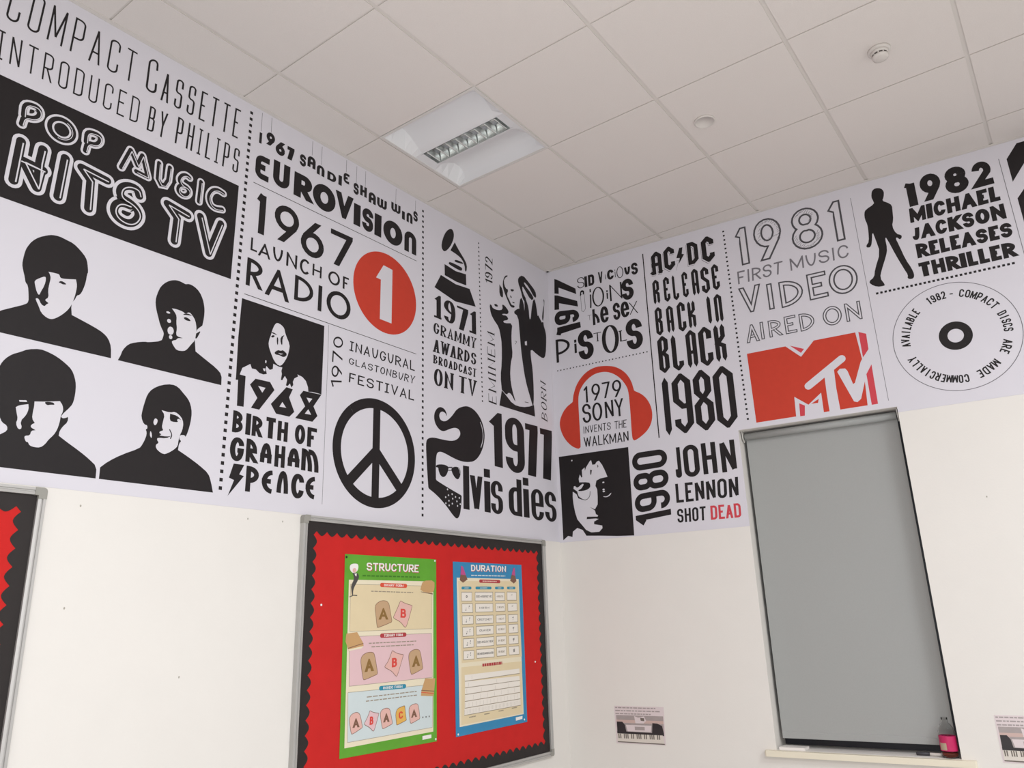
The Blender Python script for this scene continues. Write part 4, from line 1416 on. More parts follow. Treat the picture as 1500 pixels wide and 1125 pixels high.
P.poly([(-3.0621,2.1394),(-3.0621,2.1394),(-3.0304,2.1451),(-3.0121,2.1498),(-2.9853,2.1562),(-2.9853,2.1562),(-2.9747,2.1439),(-2.9703,2.1256),(-2.9761,2.1055),(-2.9764,2.0844),(-2.9806,2.0586),(-2.9893,2.0384),(-3.0022,2.0218),(-3.011,2.004),(-3.024,1.9906),(-3.0421,1.989),(-3.0572,1.9926),(-3.0631,2.0037),(-3.0686,2.002),(-3.0756,2.0157),(-3.074,2.022),(-3.0599,2.0252),(-3.0585,2.0408),(-3.0456,2.0451),(-3.0456,2.0451),(-3.062,2.0524),(-3.0613,2.0606),(-3.0514,2.0686),(-3.0514,2.0686),(-3.0616,2.081),(-3.0621,2.1055),(-3.0608,2.1223)], 'ink_white', 2, 1)
P.poly([(-3.1141,2.1095),(-3.1141,2.1095),(-3.1056,2.1174),(-3.0791,2.1268),(-3.0791,2.1268),(-3.0757,2.1111),(-3.08,2.0898),(-3.0947,2.0667),(-3.0861,2.0441),(-3.096,2.0383),(-3.1064,2.0565),(-3.1028,2.0733),(-3.1091,2.0923)], 'ink_white', 2, 1)
P.poly([(-3.108,2.1344),(-3.0869,2.1384),(-3.0836,2.1333),(-3.1055,2.1296)], 'ink_white', 2)
P.poly([(-3.0331,2.1429),(-3.0194,2.1474),(-3.0041,2.1472),(-2.9993,2.1402),(-3.0124,2.1383),(-3.0232,2.134)], 'ink_black', 3, 1)
P.done('portrait_print', ml, 'black and white bust, bottom left of four')
P = print_l()
P.poly([(-2.8254,1.9118),(-2.8254,1.9118),(-2.8262,1.9519),(-2.8262,1.9519),(-2.8016,1.9764),(-2.7582,2.0066),(-2.6982,2.0383),(-2.6885,2.0532),(-2.6782,2.0817),(-2.6765,2.1014),(-2.6828,2.1126),(-2.6761,2.115),(-2.6776,2.1283),(-2.6913,2.1297),(-2.7038,2.1546),(-2.7026,2.1782),(-2.6981,2.2066),(-2.6905,2.2438),(-2.6735,2.2695),(-2.6397,2.292),(-2.5998,2.3035),(-2.574,2.2977),(-2.5508,2.278),(-2.5297,2.2597),(-2.517,2.2395),(-2.5087,2.2081),(-2.5102,2.1709),(-2.517,2.133),(-2.5252,2.1085),(-2.5294,2.1167),(-2.5488,2.1134),(-2.55,2.0972),(-2.5402,2.0908),(-2.5484,2.0815),(-2.5503,2.0554),(-2.5503,2.0554),(-2.5051,2.0344),(-2.46,2.0108),(-2.4183,1.9842),(-2.4047,1.9557),(-2.3913,1.9119),(-2.3913,1.9119)], 'ink_black', 1, 1)
P.poly([(-2.63,2.1949),(-2.63,2.1949),(-2.5963,2.1919),(-2.5764,2.1998),(-2.5497,2.1839),(-2.539,2.1615),(-2.5411,2.1328),(-2.5488,2.1134),(-2.5527,2.0908),(-2.5527,2.0709),(-2.5655,2.055),(-2.5882,2.0378),(-2.6055,2.0305),(-2.6286,2.0414),(-2.6378,2.0535),(-2.6369,2.0633),(-2.627,2.0708),(-2.6361,2.081),(-2.6338,2.0892),(-2.6019,2.0913),(-2.581,2.1047),(-2.581,2.1047),(-2.5987,2.099),(-2.6308,2.0983),(-2.6194,2.1034),(-2.6298,2.1075),(-2.6285,2.1136),(-2.6143,2.12),(-2.6223,2.1304),(-2.6204,2.1506),(-2.6162,2.1792)], 'ink_white', 2, 1)
P.poly([(-2.6517,2.1614),(-2.6398,2.1549),(-2.6432,2.1385),(-2.6504,2.1321),(-2.6576,2.1437)], 'ink_white', 2, 1)
P.poly([(-2.664,2.1121),(-2.6564,2.097),(-2.6567,2.0815),(-2.6651,2.0936)], 'ink_white', 2, 1)
P.poly([(-2.5959,2.188),(-2.5959,2.188),(-2.5666,2.1855),(-2.5475,2.1701),(-2.5614,2.1756),(-2.567,2.1685),(-2.5599,2.1609),(-2.5845,2.1584),(-2.5949,2.1633)], 'ink_black', 3, 1)
P.stroke([(-2.592,2.1279),(-2.5793,2.1082),(-2.585,2.0926)], .004, 'ink_black', 3, False, 2)
P.done('portrait_print', ml, 'black and white smiling bust, bottom right of four')


def dotted(P, q, n, sz):
    P.dots(q[0], q[1], n, sz)


P = print_l()
dotted(P, [(-2.3566,3.6538),(-2.3614,1.933)], 53, .0145)
P.done('dotted_divider', ml)
P = print_l()
dotted(P, [(-1.2324,3.6394),(-1.2274,1.9258)], 53, .0135)
P.done('dotted_divider', ml)
P = print_l()
dotted(P, [(-.7409,3.6314),(-.7343,2.6232)], 36, .010)
P.done('dotted_divider', ml)

# song-contest entry
ART = S(.34, .25, round='c')
P = print_l()
T(P, '1⑨⑥7', [[(-2.3077,3.5881),(-2.2944,3.5882),(-2.2944,3.5227),(-2.3077,3.5228)],[(-2.2713,3.6057),(-2.225,3.6061),(-2.2251,3.5365),(-2.2711,3.5368)],[(-2.2189,3.586),(-2.1669,3.5864),(-2.1671,3.5139),(-2.2187,3.5143)],[(-2.1544,3.5865),(-2.1142,3.5868),(-2.1143,3.518),(-2.1543,3.5183)]], S(.33, .28))
P = P.nl()
T(P, 'SαnDIε', [[(-2.0812,3.584),(-2.045,3.5843),(-2.0451,3.5201),(-2.0811,3.5203)],[(-2.0362,3.5976),(-1.9879,3.5979),(-1.988,3.5362),(-2.0361,3.5365)],[(-1.9793,3.5758),(-1.9319,3.576),(-1.932,3.5212),(-1.9792,3.5215)],[(-1.9143,3.5702),(-1.8581,3.5705),(-1.8582,3.5213),(-1.9141,3.5215)],[(-1.8406,3.58),(-1.8249,3.5801),(-1.825,3.5247),(-1.8405,3.5248)],[(-1.8118,3.6116),(-1.7741,3.6118),(-1.7742,3.5546),(-1.8117,3.5548)]], ART)
P = P.nl()
T(P, 'SHαω', [[(-1.7445,3.5854),(-1.7095,3.5857),(-1.7095,3.5204),(-1.7444,3.5206)],[(-1.6996,3.5906),(-1.6542,3.5909),(-1.6543,3.5318),(-1.6995,3.5321)],[(-1.6408,3.5812),(-1.5904,3.5815),(-1.5905,3.5171),(-1.6407,3.5174)],[(-1.5812,3.5737),(-1.5112,3.574),(-1.5114,3.519),(-1.5811,3.5194)]], S(.33, .25, round='c'))
P = P.nl()
T(P, 'ωInS', [[(-1.4785,3.591),(-1.4094,3.5913),(-1.4096,3.5384),(-1.4784,3.5387)],[(-1.3939,3.5709),(-1.3798,3.5709),(-1.3799,3.5206),(-1.3938,3.5207)],[(-1.3625,3.5806),(-1.3162,3.5808),(-1.3162,3.5202),(-1.3624,3.5204)],[(-1.3098,3.6115),(-1.275,3.6117),(-1.275,3.5482),(-1.3097,3.5484)]], S(.33, .25, round='c'))
P = P.nl()
T(P, 'εUR', [[(-2.3168,3.4645),(-2.2443,3.4654),(-2.2447,3.3436),(-2.3164,3.3446)],[(-2.2231,3.479),(-2.1313,3.4803),(-2.1318,3.3505),(-2.2226,3.3517)],[(-2.1066,3.473),(-2.0014,3.4744),(-2.0019,3.3465),(-2.1061,3.3479)]], S(.31, .24, round='c'))
T(P, 'O', [[(-1.9962,3.4798),(-1.8557,3.4818),(-1.8565,3.3391),(-1.9954,3.3411)]], S(.29, .28, round='e'))
T(P, 'VISI', [[(-1.8525,3.4885),(-1.7471,3.4899),(-1.7476,3.3501),(-1.852,3.3515)],[(-1.7324,3.4681),(-1.6977,3.4685),(-1.6978,3.3469),(-1.7323,3.3473)],[(-1.6802,3.4736),(-1.6046,3.4746),(-1.605,3.3429),(-1.6799,3.3439)],[(-1.5899,3.4717),(-1.5521,3.4722),(-1.5523,3.345),(-1.5898,3.3454)]], S(.31, .24, round='c'))
T(P, 'O', [[(-1.5334,3.4752),(-1.3916,3.4771),(-1.3924,3.3369),(-1.5327,3.3387)]], S(.29, .28, round='e'))
T(P, 'n', [[(-1.377,3.4662),(-1.2848,3.4672),(-1.2852,3.3399),(-1.3766,3.341)]], S(.29, .26, round='c'))
P = P.nl()
for q in ([(-2.3014,3.6852),(-2.3005,3.587)], [(-2.2491,3.6871),(-2.2479,3.6082)], [(-2.0116,3.6883),(-2.0112,3.6073)], [(-1.9532,3.6861),(-1.9529,3.5827)], [(-1.7957,3.6889),(-1.7954,3.6177)], [(-1.7265,3.6853),(-1.7271,3.5801)], [(-1.6652,3.6868),(-1.6658,3.5927)], [(-1.4444,3.6834),(-1.4458,3.5942)], [(-1.2922,3.6799),(-1.2948,3.6054)]):
    P.stroke(q, .0022, 'ink_grey', 1)
    P.done('rod_line', ml)
    P = print_l()
P = print_l()
P.stroke([(-2.3202,3.3114),(-1.2815,3.3098)], .003, 'ink_black', 1)
P.done('rule_line', ml)
P = print_l()
P.stroke([(-2.3227,2.7693),(-1.2785,2.7689)], .003, 'ink_black', 1)
P.done('rule_line', ml)
P = print_l()
P.stroke([(-1.8662,2.7619),(-1.8635,2.6044)] + [(-1.8615,1.9184)], .002, 'ink_grey', 1)
P.done('rule_line', ml)

# radio entry
P = print_l()
T(P, '1⑨⑥7', [[(-2.2978,3.2847),(-2.2475,3.286),(-2.248,3.0752),(-2.2973,3.0762)],[(-2.2001,3.2697),(-2.0641,3.2724),(-2.0652,3.0827),(-2.1991,3.0853)],[(-2.0512,3.2521),(-1.9145,3.2548),(-1.9156,3.0671),(-2.0502,3.0696)],[(-1.8775,3.2649),(-1.7381,3.267),(-1.7391,3.0799),(-1.8766,3.0829)]], S(.15, .15))
P = P.nl()
T(P, 'LAUNζH', [[(-2.3098,3.0422),(-2.2771,3.0425),(-2.2772,2.9808),(-2.3097,2.981)],[(-2.2696,3.0374),(-2.2084,3.0379),(-2.2086,2.9702),(-2.2695,2.9707)],[(-2.1964,3.0462),(-2.1431,3.0466),(-2.1433,2.9782),(-2.1962,2.9786)],[(-2.1228,3.0446),(-2.0636,3.0451),(-2.0638,2.9751),(-2.1226,2.9755)],[(-2.0477,3.0444),(-1.9874,3.0449),(-1.9876,2.968),(-2.0475,2.9685)],[(-1.9752,3.0395),(-1.9215,3.0398),(-1.9216,2.9796),(-1.9751,2.9799)]], S(.15, .14))
P = P.nl()
T(P, 'OF', [[(-1.8814,3.0426),(-1.8099,3.0431),(-1.8101,2.9721),(-1.8813,2.9726)],[(-1.7917,3.0396),(-1.7542,3.0398),(-1.7542,2.974),(-1.7916,2.9743)]], S(.15, .14))
P = P.nl()
T(P, 'RADIO', [[(-2.3207,2.9426),(-2.2417,2.9438),(-2.2422,2.8115),(-2.3203,2.8127)],[(-2.2206,2.9382),(-2.0982,2.94),(-2.099,2.7997),(-2.2199,2.8016)],[(-2.0702,2.9484),(-1.9638,2.9498),(-1.9644,2.8246),(-2.0696,2.826)],[(-1.936,2.9422),(-1.9128,2.9426),(-1.9129,2.8136),(-1.9359,2.8139)],[(-1.8859,2.9479),(-1.737,2.95),(-1.7378,2.8081),(-1.8851,2.8102)]], S(.15, .14))
P.done('lettering', ml, 'black geometric sans lettering')
P = print_l()
dc_ = (-1.5047,3.0452,0.2216)
P.ell(dc_, dc_[2], dc_[2], 'ink_red', 1, 96)
P.poly([(-1.5258,3.1951),(-1.462,3.1908),(-1.4625,2.888),(-1.5445,2.889),(-1.5427,3.1076),(-1.576,3.1082)], 'ink_white', 2)
P.done('disc_emblem', ml, 'red disc with a white numeral 1')

# birth entry
P = print_l()
P.poly([(-2.332,2.7462),(-1.8916,2.7489),(-1.8915,2.4146),(-1.9087,2.4156),(-1.9425,2.4154),(-1.9646,2.4115),(-1.9686,2.4331),(-1.9812,2.4584),(-2.0013,2.4725),(-2.0288,2.4777),(-2.024,2.4695),(-2.0436,2.4557),(-2.0505,2.4379),(-2.047,2.4248),(-2.0568,2.4111),(-2.0658,2.4275),(-2.0755,2.4138),(-2.086,2.4138),(-2.0809,2.4401),(-2.0941,2.4554),(-2.1057,2.4335),(-2.1134,2.4326),(-2.1101,2.4608),(-2.1136,2.4737),(-2.1096,2.4907),(-2.1304,2.4902),(-2.1566,2.4961),(-2.1574,2.4722),(-2.1721,2.4641),(-2.1908,2.4776),(-2.1923,2.4637),(-2.1857,2.4428),(-2.2027,2.4365),(-2.2227,2.4384),(-2.2408,2.4497),(-2.2603,2.4493),(-2.269,2.4671),(-2.3053,2.4406),(-2.3146,2.41),(-2.2885,2.4096),(-2.2894,2.392),(-2.3311,2.3832),(-2.3351,2.5696)], 'ink_black', 1)
P.poly([(-2.1495,2.6884),(-2.1281,2.6843),(-2.1114,2.6726),(-2.1044,2.6485),(-2.0774,2.604),(-2.0808,2.5748),(-2.0869,2.5451),(-2.1103,2.5021),(-2.128,2.4931),(-2.1523,2.5077),(-2.1726,2.5414),(-2.1878,2.574),(-2.1847,2.6025),(-2.1784,2.6205),(-2.1726,2.6478),(-2.1617,2.6768)], 'ink_white', 2, 1)
for q in ([(-2.178,2.6369),(-2.1615,2.6379),(-2.1443,2.6301),(-2.1506,2.6307),(-2.1714,2.6313)], [(-2.179,2.6148),(-2.1684,2.6257),(-2.1569,2.6242),(-2.1674,2.612)], [(-2.1479,2.6221),(-2.1394,2.6198),(-2.1389,2.5826),(-2.1459,2.5937)], [(-2.1294,2.6264),(-2.1068,2.644),(-2.1187,2.6246),(-2.1163,2.5887),(-2.1264,2.5991)], [(-2.1561,2.5475),(-2.1381,2.5643),(-2.1224,2.5638),(-2.1124,2.5711),(-2.0866,2.5569),(-2.1049,2.5372),(-2.1288,2.5426),(-2.1484,2.5399)]):
    P.poly(q, 'ink_black', 3, 1)
P.poly([(-2.1356,2.5501),(-2.1086,2.5535),(-2.1228,2.5465)], 'ink_white', 4)
P.poly([(-2.1977,2.503),(-2.1914,2.5001),(-2.1926,2.4884),(-2.1979,2.4916)], 'ink_white', 2)
P.poly([(-2.2072,2.4623),(-2.1949,2.4653),(-2.1949,2.4518),(-2.2014,2.4525)], 'ink_white', 2)
P.done('portrait_print', ml, 'long-haired man with moustache on black')
P = print_l()
P.poly([(-2.3297,2.4095),(-2.287,2.4088),(-2.2859,2.2771),(-2.317,2.2752),(-2.3208,2.3851),(-2.3324,2.385)], 'ink_black', 2)
for q in ([(-2.2394,2.4115),(-2.1448,2.3902),(-2.1627,2.3526),(-2.2113,2.2787),(-2.2514,2.2783),(-2.2025,2.3505),(-2.2641,2.3847)], ):
    pass
P.poly([(-2.2392,2.4091),(-2.167,2.4109),(-2.1426,2.3804),(-2.2114,2.2795),(-2.2515,2.2797),(-2.2243,2.3275),(-2.2635,2.378)], 'ink_black', 2)
P.poly([(-2.2241,2.3805),(-2.1881,2.3801),(-2.2022,2.3558)], 'ink_white', 3)
P.poly([(-2.0827,2.4069),(-2.0487,2.4044),(-2.0661,2.3641),(-2.0345,2.3045),(-2.0589,2.2782),(-2.128,2.2786),(-2.1564,2.316)], 'ink_black', 2)
P.poly([(-2.0992,2.3362),(-2.0781,2.3143),(-2.1126,2.3126)], 'ink_white', 3)
P.poly([(-1.9924,2.41),(-1.8917,2.4134),(-1.9327,2.3501),(-1.9084,2.3102),(-1.9351,2.2783),(-2.0282,2.2781),(-1.9788,2.3409),(-2.01,2.386)], 'ink_black', 2)
P.poly([(-1.9732,2.3824),(-1.9411,2.3837),(-1.9576,2.3613)], 'ink_white', 3)
P.poly([(-1.9606,2.3311),(-1.9433,2.3089),(-1.9784,2.3075)], 'ink_white', 3)
P = P.nl()
BTH = S(.25, .2, round='e')
T(P, 'BIRTH', [[(-2.331,2.2543),(-2.2828,2.2548),(-2.283,2.1634),(-2.3308,2.1639)],[(-2.2683,2.2538),(-2.2482,2.254),(-2.2483,2.1637),(-2.2682,2.1639)],[(-2.2402,2.2492),(-2.1908,2.2497),(-2.191,2.1635),(-2.24,2.164)],[(-2.1729,2.2566),(-2.126,2.2571),(-2.1262,2.1659),(-2.1727,2.1664)],[(-2.1147,2.2507),(-2.062,2.2513),(-2.0622,2.1645),(-2.1145,2.165)]], BTH)
P = P.nl()
T(P, 'OF', [[(-2.0254,2.2528),(-1.9702,2.2534),(-1.9704,2.1665),(-2.0252,2.167)],[(-1.9593,2.2511),(-1.9073,2.2515),(-1.9075,2.1624),(-1.9591,2.163)]], S(.22, .2))
P = P.nl()
T(P, 'GραHαm', [[(-2.3335,2.1455),(-2.2698,2.1462),(-2.2701,2.0479),(-2.3332,2.0486)],[(-2.2601,2.1488),(-2.2078,2.1495),(-2.2081,2.0523),(-2.2599,2.0529)],[(-2.1925,2.1438),(-2.1355,2.1445),(-2.1357,2.0508),(-2.1923,2.0515)],[(-2.1213,2.1436),(-2.0692,2.1442),(-2.0694,2.051),(-2.1211,2.0516)],[(-2.0554,2.1438),(-1.9931,2.1444),(-1.9934,2.0538),(-2.0551,2.0544)],[(-1.9842,2.1512),(-1.8888,2.1523),(-1.8893,2.0537),(-1.9838,2.0548)]], S(.24, .2, round='e'))
P = P.nl()
T(P, 'PεnCε', [[(-2.2518,2.0372),(-2.1915,2.0379),(-2.1918,1.932),(-2.2515,1.9328)],[(-2.1768,2.0324),(-2.1145,2.0331),(-2.1147,1.9352),(-2.1765,1.9359)],[(-2.103,2.0379),(-2.0442,2.0386),(-2.0444,1.933),(-2.1027,1.9337)],[(-2.0306,2.036),(-1.9636,2.0369),(-1.964,1.9297),(-2.0303,1.9305)],[(-1.9553,2.0331),(-1.8953,2.0338),(-1.8956,1.9347),(-1.955,1.9353)]], S(.24, .2, round='e'))
P = P.nl()
P.poly([(-2.3114,2.0372),(-2.2628,2.038),(-2.2829,1.9974),(-2.2611,1.9925),(-2.3274,1.9062),(-2.3045,1.9713),(-2.3279,1.9783)], 'ink_black', 2)
P.done('lettering', ml, 'angular heavy black lettering with a lightning bolt')

# festival entry
P = print_l()
HAND = S(.13, .12, round='e')
T(P, '1⑨70', [(-1.8409,2.4593),(-1.8351,2.7151),(-1.7769,2.7226),(-1.7765,2.4722)], S(.12, .12), gap=.3)
P = P.nl()
T(P, 'ÏNAUGURAL', [(-1.7331,2.7176),(-1.2911,2.7259),(-1.2906,2.6712),(-1.7366,2.6682)], HAND, gap=.3)
P = P.nl()
T(P, 'GLASTONBURY', [(-1.7369,2.6311),(-1.2871,2.6439),(-1.2953,2.5998),(-1.7374,2.6001)], S(.14, .12), gap=.3)
P = P.nl()
T(P, 'FESTÏVAL', [(-1.7311,2.5577),(-1.2928,2.5623),(-1.2944,2.5092),(-1.7337,2.5099)], S(.15, .13), gap=.3)
P.done('lettering', ml, 'thin hand-drawn black lettering')
P = print_l()
pc = (-1.5503,2.1973,0.2661)
pr_ = pc[2]
P.ring(pc, pr_ * .815, pr_, 'ink_black', 1, 96)
P.stroke([(pc[0], pc[1] + pr_ * .85), (pc[0], pc[1] - pr_ * .85)], pr_ * .175, 'ink_black', 2)
for sg in (-1, 1):
    P.stroke([(pc[0], pc[1] + pr_ * .02), (pc[0] + sg * pr_ * .64, pc[1] - pr_ * .62)], pr_ * .19, 'ink_black', 2)
P.done('peace_symbol', ml, 'bold black peace symbol')

# awards entry
P = print_l()
P.poly([(-1.0003,3.6256),(-.978,3.6254),(-.9668,3.5962),(-.9789,3.5504),(-1.0083,3.4978),(-1.0465,3.4564),(-1.0698,3.4564),(-1.0808,3.4821),(-1.0675,3.5343),(-1.0388,3.5919)], 'ink_black', 1, 2)
P.poly([(-.9625,3.5513),(-.9625,3.5513),(-.9452,3.5308),(-.9182,3.5055),(-.8754,3.4702),(-.854,3.4423),(-.8589,3.3976),(-.8738,3.3944),(-.8751,3.4309),(-.8973,3.462),(-.9363,3.4758),(-1.0018,3.4826),(-1.0018,3.4826)], 'ink_black', 1, 1)
P.poly([(-.9679,3.43),(-.9514,3.4418),(-.8877,3.4456),(-.8899,3.4348),(-.9613,3.4226)], 'ink_black', 1, 1)
P.poly([(-1.0188,3.3957),(-1.0063,3.4087),(-.908,3.4097),(-.8964,3.4019),(-.9035,3.3873),(-.9231,3.3816),(-1.0141,3.387)], 'ink_black', 1, 1)
P.poly([(-1.0536,3.3759),(-.9572,3.3659),(-.8642,3.378),(-.8627,3.3065),(-.9533,3.2997),(-1.0522,3.3064)], 'ink_black', 1)
P.poly([(-1.0845,3.2963),(-.9584,3.2821),(-.8331,3.2947),(-.7793,3.1969),(-.9646,3.1723),(-1.1382,3.2023)], 'ink_black', 1)
P.done('gramophone_emblem', ml, 'black gramophone emblem')
P = print_l()
SLAB = S(.26, .07, round='e', serif=.16)
T(P, '1971', [[(-1.1419,3.1618),(-1.0856,3.1626),(-1.0859,3.0224),(-1.1416,3.023)],[(-1.0604,3.1595),(-.9626,3.1607),(-.9631,3.0231),(-1.0599,3.0243)],[(-.9489,3.1528),(-.8495,3.1539),(-.85,3.0095),(-.9485,3.0109)],[(-.8393,3.1625),(-.7793,3.1633),(-.7796,3.022),(-.839,3.0226)]], S(.19, .09, round='e'))
for q in ([(-1.142,3.0282),(-1.0814,3.029)], [(-.8421,3.024),(-.7797,3.026)]):
    P.stroke(q, .012, 'ink_black', 2)
T(P, 'GRAMMY', [(-1.1455,2.9902),(-.7785,2.9962),(-.7862,2.9288),(-1.1473,2.9267)], S(.17, .08, round='e', serif=.17), gap=.26)
P = P.nl()
T(P, 'AWARDS', [(-1.1421,2.895),(-.781,2.9004),(-.7868,2.8291),(-1.1483,2.8172)], S(.17, .08, round='e', serif=.17), gap=.26)
P = P.nl()
T(P, 'BROADCAST', [(-1.1457,2.8003),(-.7835,2.8059),(-.7888,2.7541),(-1.1475,2.751)], S(.18, .09, round='e', serif=.17), gap=.3)
P = P.nl()
q = [(-1.1423,2.7261),(-.7834,2.7342),(-.7919,2.634),(-1.1441,2.6292)]
T(P, 'ON', sub(q, 0, 0, .44, 1), S(.17, .07, round='e', serif=.16), gap=.24)
P = P.nl()
T(P, 'TV', sub(q, .57, 0, 1, 1), S(.17, .07, round='e', serif=.16), gap=.24)
P.done('lettering', ml, 'black slab-serif lettering')

# 1972 entry
P = print_l()
ITA = S(.085, .05, round='e', serif=.12)
T(P, '1972', [(-.6852,3.3831),(-.6794,3.5642),(-.6066,3.5819),(-.6133,3.3983)], S(.1, .06), shear=.15, gap=.25)
P = P.nl()
T(P, 'EMINEM', [(-.6773,2.6238),(-.6767,3.0665),(-.606,3.0797),(-.6023,2.6338)], ITA, shear=.18, gap=.35)
P = P.nl()
T(P, 'BORN', [(-.143,2.627),(-.1392,2.8812),(-.0777,2.8819),(-.0787,2.626)], ITA, shear=.18, gap=.35)
P.done('lettering', ml, 'slim italic serif lettering set vertically')
P = print_l()
P.poly([(-.6486,3.2531),(-.6376,3.1969),(-.6065,3.1626),(-.5618,3.132),(-.5443,3.0758),(-.5359,3.0258),(-.5411,2.9038),(-.5579,2.8148),(-.5485,2.7329),(-.5485,2.7329),(-.5013,2.708),(-.4831,2.7304),(-.4541,2.724),(-.4224,2.6883),(-.4131,2.686),(-.4459,2.7555),(-.4619,2.8373),(-.4508,2.9264),(-.4275,2.9847),(-.435,3.0532),(-.4342,3.1245),(-.4195,3.1988),(-.4999,3.175),(-.5197,3.1842),(-.4574,3.2109),(-.4769,3.2329),(-.5247,3.2227),(-.5175,3.2339),(-.4626,3.2463),(-.4546,3.2714),(-.4945,3.295),(-.5215,3.2972),(-.5163,3.2611),(-.5639,3.2418),(-.6167,3.2386),(-.6289,3.2594)], 'ink_black', 1, 1)
P.poly([(-.41,3.2761),(-.3571,3.2649),(-.3479,3.1763),(-.3383,3.0436),(-.3249,2.9579),(-.3032,2.8482),(-.2473,2.7203),(-.2346,2.6949),(-.2217,2.7168),(-.2158,2.8061),(-.2186,2.9394),(-.2349,3.0256),(-.2315,3.0793),(-.1666,3.057),(-.0924,3.0438),(-.0622,3.0795),(-.0472,3.1965),(-.0499,3.2433),(-.0716,3.2847),(-.0726,3.3132),(-.1048,3.294),(-.1352,3.2945),(-.139,3.3504),(-.1559,3.436),(-.1779,3.4481),(-.2062,3.358),(-.2181,3.2885),(-.2333,3.282),(-.2359,3.3582),(-.2621,3.4112),(-.2831,3.428),(-.2814,3.3346),(-.2986,3.2873),(-.3255,3.3208),(-.3541,3.3211)], 'ink_black', 1, 1)
P.poly([(-.3421,3.5405),(-.289,3.5783),(-.2241,3.5481),(-.1509,3.5101),(-.1419,3.4628),(-.1726,3.4595),(-.2262,3.5137),(-.2768,3.5347),(-.278,3.5152),(-.1987,3.4749),(-.1705,3.4457),(-.2095,3.4235),(-.2728,3.4788),(-.301,3.4978),(-.2963,3.4519),(-.2549,3.4088),(-.2928,3.3871),(-.3204,3.4628),(-.3442,3.5019)], 'ink_black', 1, 1)
P.poly([(-.2928,3.3871),(-.283,3.3061),(-.3133,3.2829),(-.3474,3.3139),(-.3231,3.4148)], 'ink_black', 1, 1)
P.poly([(-.5031,3.4701),(-.4779,3.5095),(-.4456,3.5172),(-.483,3.4891),(-.4981,3.458),(-.4821,3.4175),(-.4503,3.419),(-.4703,3.3756),(-.4374,3.3405),(-.4244,3.3218),(-.3891,3.3285),(-.3942,3.3112),(-.4323,3.3038),(-.4623,3.3398),(-.4971,3.3896),(-.5105,3.4262)], 'ink_black', 1, 1)
P.poly([(-.5431,3.4242),(-.5431,3.4242),(-.5089,3.3993),(-.5089,3.3374),(-.5461,3.3505)], 'ink_black', 1, 1)
for q in ([(-.4302,3.4304),(-.3875,3.4402),(-.4027,3.4202),(-.4266,3.4177)], [(-.4233,3.3451),(-.3865,3.3514),(-.3956,3.3393)], [(-.4379,3.3881),(-.4133,3.3759),(-.4305,3.3676)], [(-.063,3.4856),(-.0456,3.4668),(-.074,3.3994),(-.0901,3.3271),(-.0726,3.3132),(-.0551,3.4442)], [(-.139,3.3504),(-.1034,3.3135),(-.0779,3.2829),(-.1359,3.2848)], [(-.6023,3.2741),(-.5691,3.2785),(-.563,3.2643),(-.5963,3.2583)]):
    P.poly(q, 'ink_black', 2, 1)
P.poly([(-.5486,2.7287),(-.5486,2.7287),(-.5143,2.7111),(-.4412,2.6633),(-.3489,2.6633),(-.242,2.6917),(-.2217,2.7168),(-.2132,2.6296),(-.2132,2.6296),(-.576,2.6293),(-.576,2.6293)], 'ink_black', 1, 1)
P.poly([(-.2947,3.1095),(-.2725,3.1202),(-.2729,3.09),(-.2932,3.0863)], 'ink_white', 3)
P.stroke([(-.4018,3.0845),(-.3809,3.0858),(-.3987,3.0631)], .003, 'ink_black', 2)
P.stroke([(-.3188,2.7038),(-.2793,2.7067)], .004, 'ink_black', 2)
P.done('portrait_print', ml, 'standing man in a dark jacket, right hand raised')

# rock and roll entry
P = print_l()
P.poly([(-1.0451,2.4713),(-1.0493,2.4888),(-1.0799,2.4963),(-1.1033,2.4753),(-1.0974,2.4462),(-1.0672,2.4398),(-1.0365,2.4515),(-.9962,2.4867),(-.9595,2.5311),(-.9132,2.5542),(-.8662,2.5675),(-.8093,2.5577),(-.7618,2.5251),(-.7336,2.4853),(-.7176,2.4303),(-.7273,2.3712),(-.7583,2.3097),(-.8073,2.2621),(-.8637,2.2461),(-.9277,2.2419),(-.9901,2.251),(-1.0511,2.2658),(-1.0939,2.2723),(-1.1194,2.2614),(-1.1278,2.231),(-1.1296,2.1901),(-1.1281,2.1156),(-1.1281,2.1156),(-1.0354,2.0863),(-.9264,2.0563),(-.9264,2.0563),(-.9299,2.0044),(-.9414,1.9512),(-.9637,1.9263),(-.9939,1.9409),(-1.0532,1.9926),(-1.12,2.0369),(-1.1855,2.0663),(-1.1855,2.0663),(-1.1938,2.1472),(-1.2022,2.2488),(-1.2041,2.3063),(-1.1902,2.3272),(-1.1486,2.34),(-1.0765,2.339),(-.9978,2.3429),(-.9529,2.3625),(-.9298,2.3909),(-.9384,2.4171),(-.97,2.4238),(-1.0148,2.4098),(-1.0675,2.3836),(-1.1019,2.3884),(-1.1317,2.4129),(-1.1443,2.4464),(-1.1375,2.4807),(-1.1144,2.5077),(-1.0884,2.5177),(-1.0579,2.5116),(-1.0406,2.4874)], 'ink_black', 1, 2)
P.poly([(-1.1283,2.1942),(-1.0961,2.2034),(-1.0547,2.2059),(-1.0296,2.1971),(-1.034,2.1753),(-1.0491,2.149),(-1.0729,2.1355),(-1.0964,2.145),(-1.1091,2.1694),(-1.1114,2.1844),(-1.1283,2.1821)], 'ink_black', 2, 1)
P.poly([(-1.0066,2.1953),(-.9759,2.2077),(-.945,2.2057),(-.9329,2.1887),(-.9365,2.1592),(-.9553,2.1383),(-.9768,2.1438),(-.9979,2.1637),(-1.008,2.1829)], 'ink_black', 2, 1)
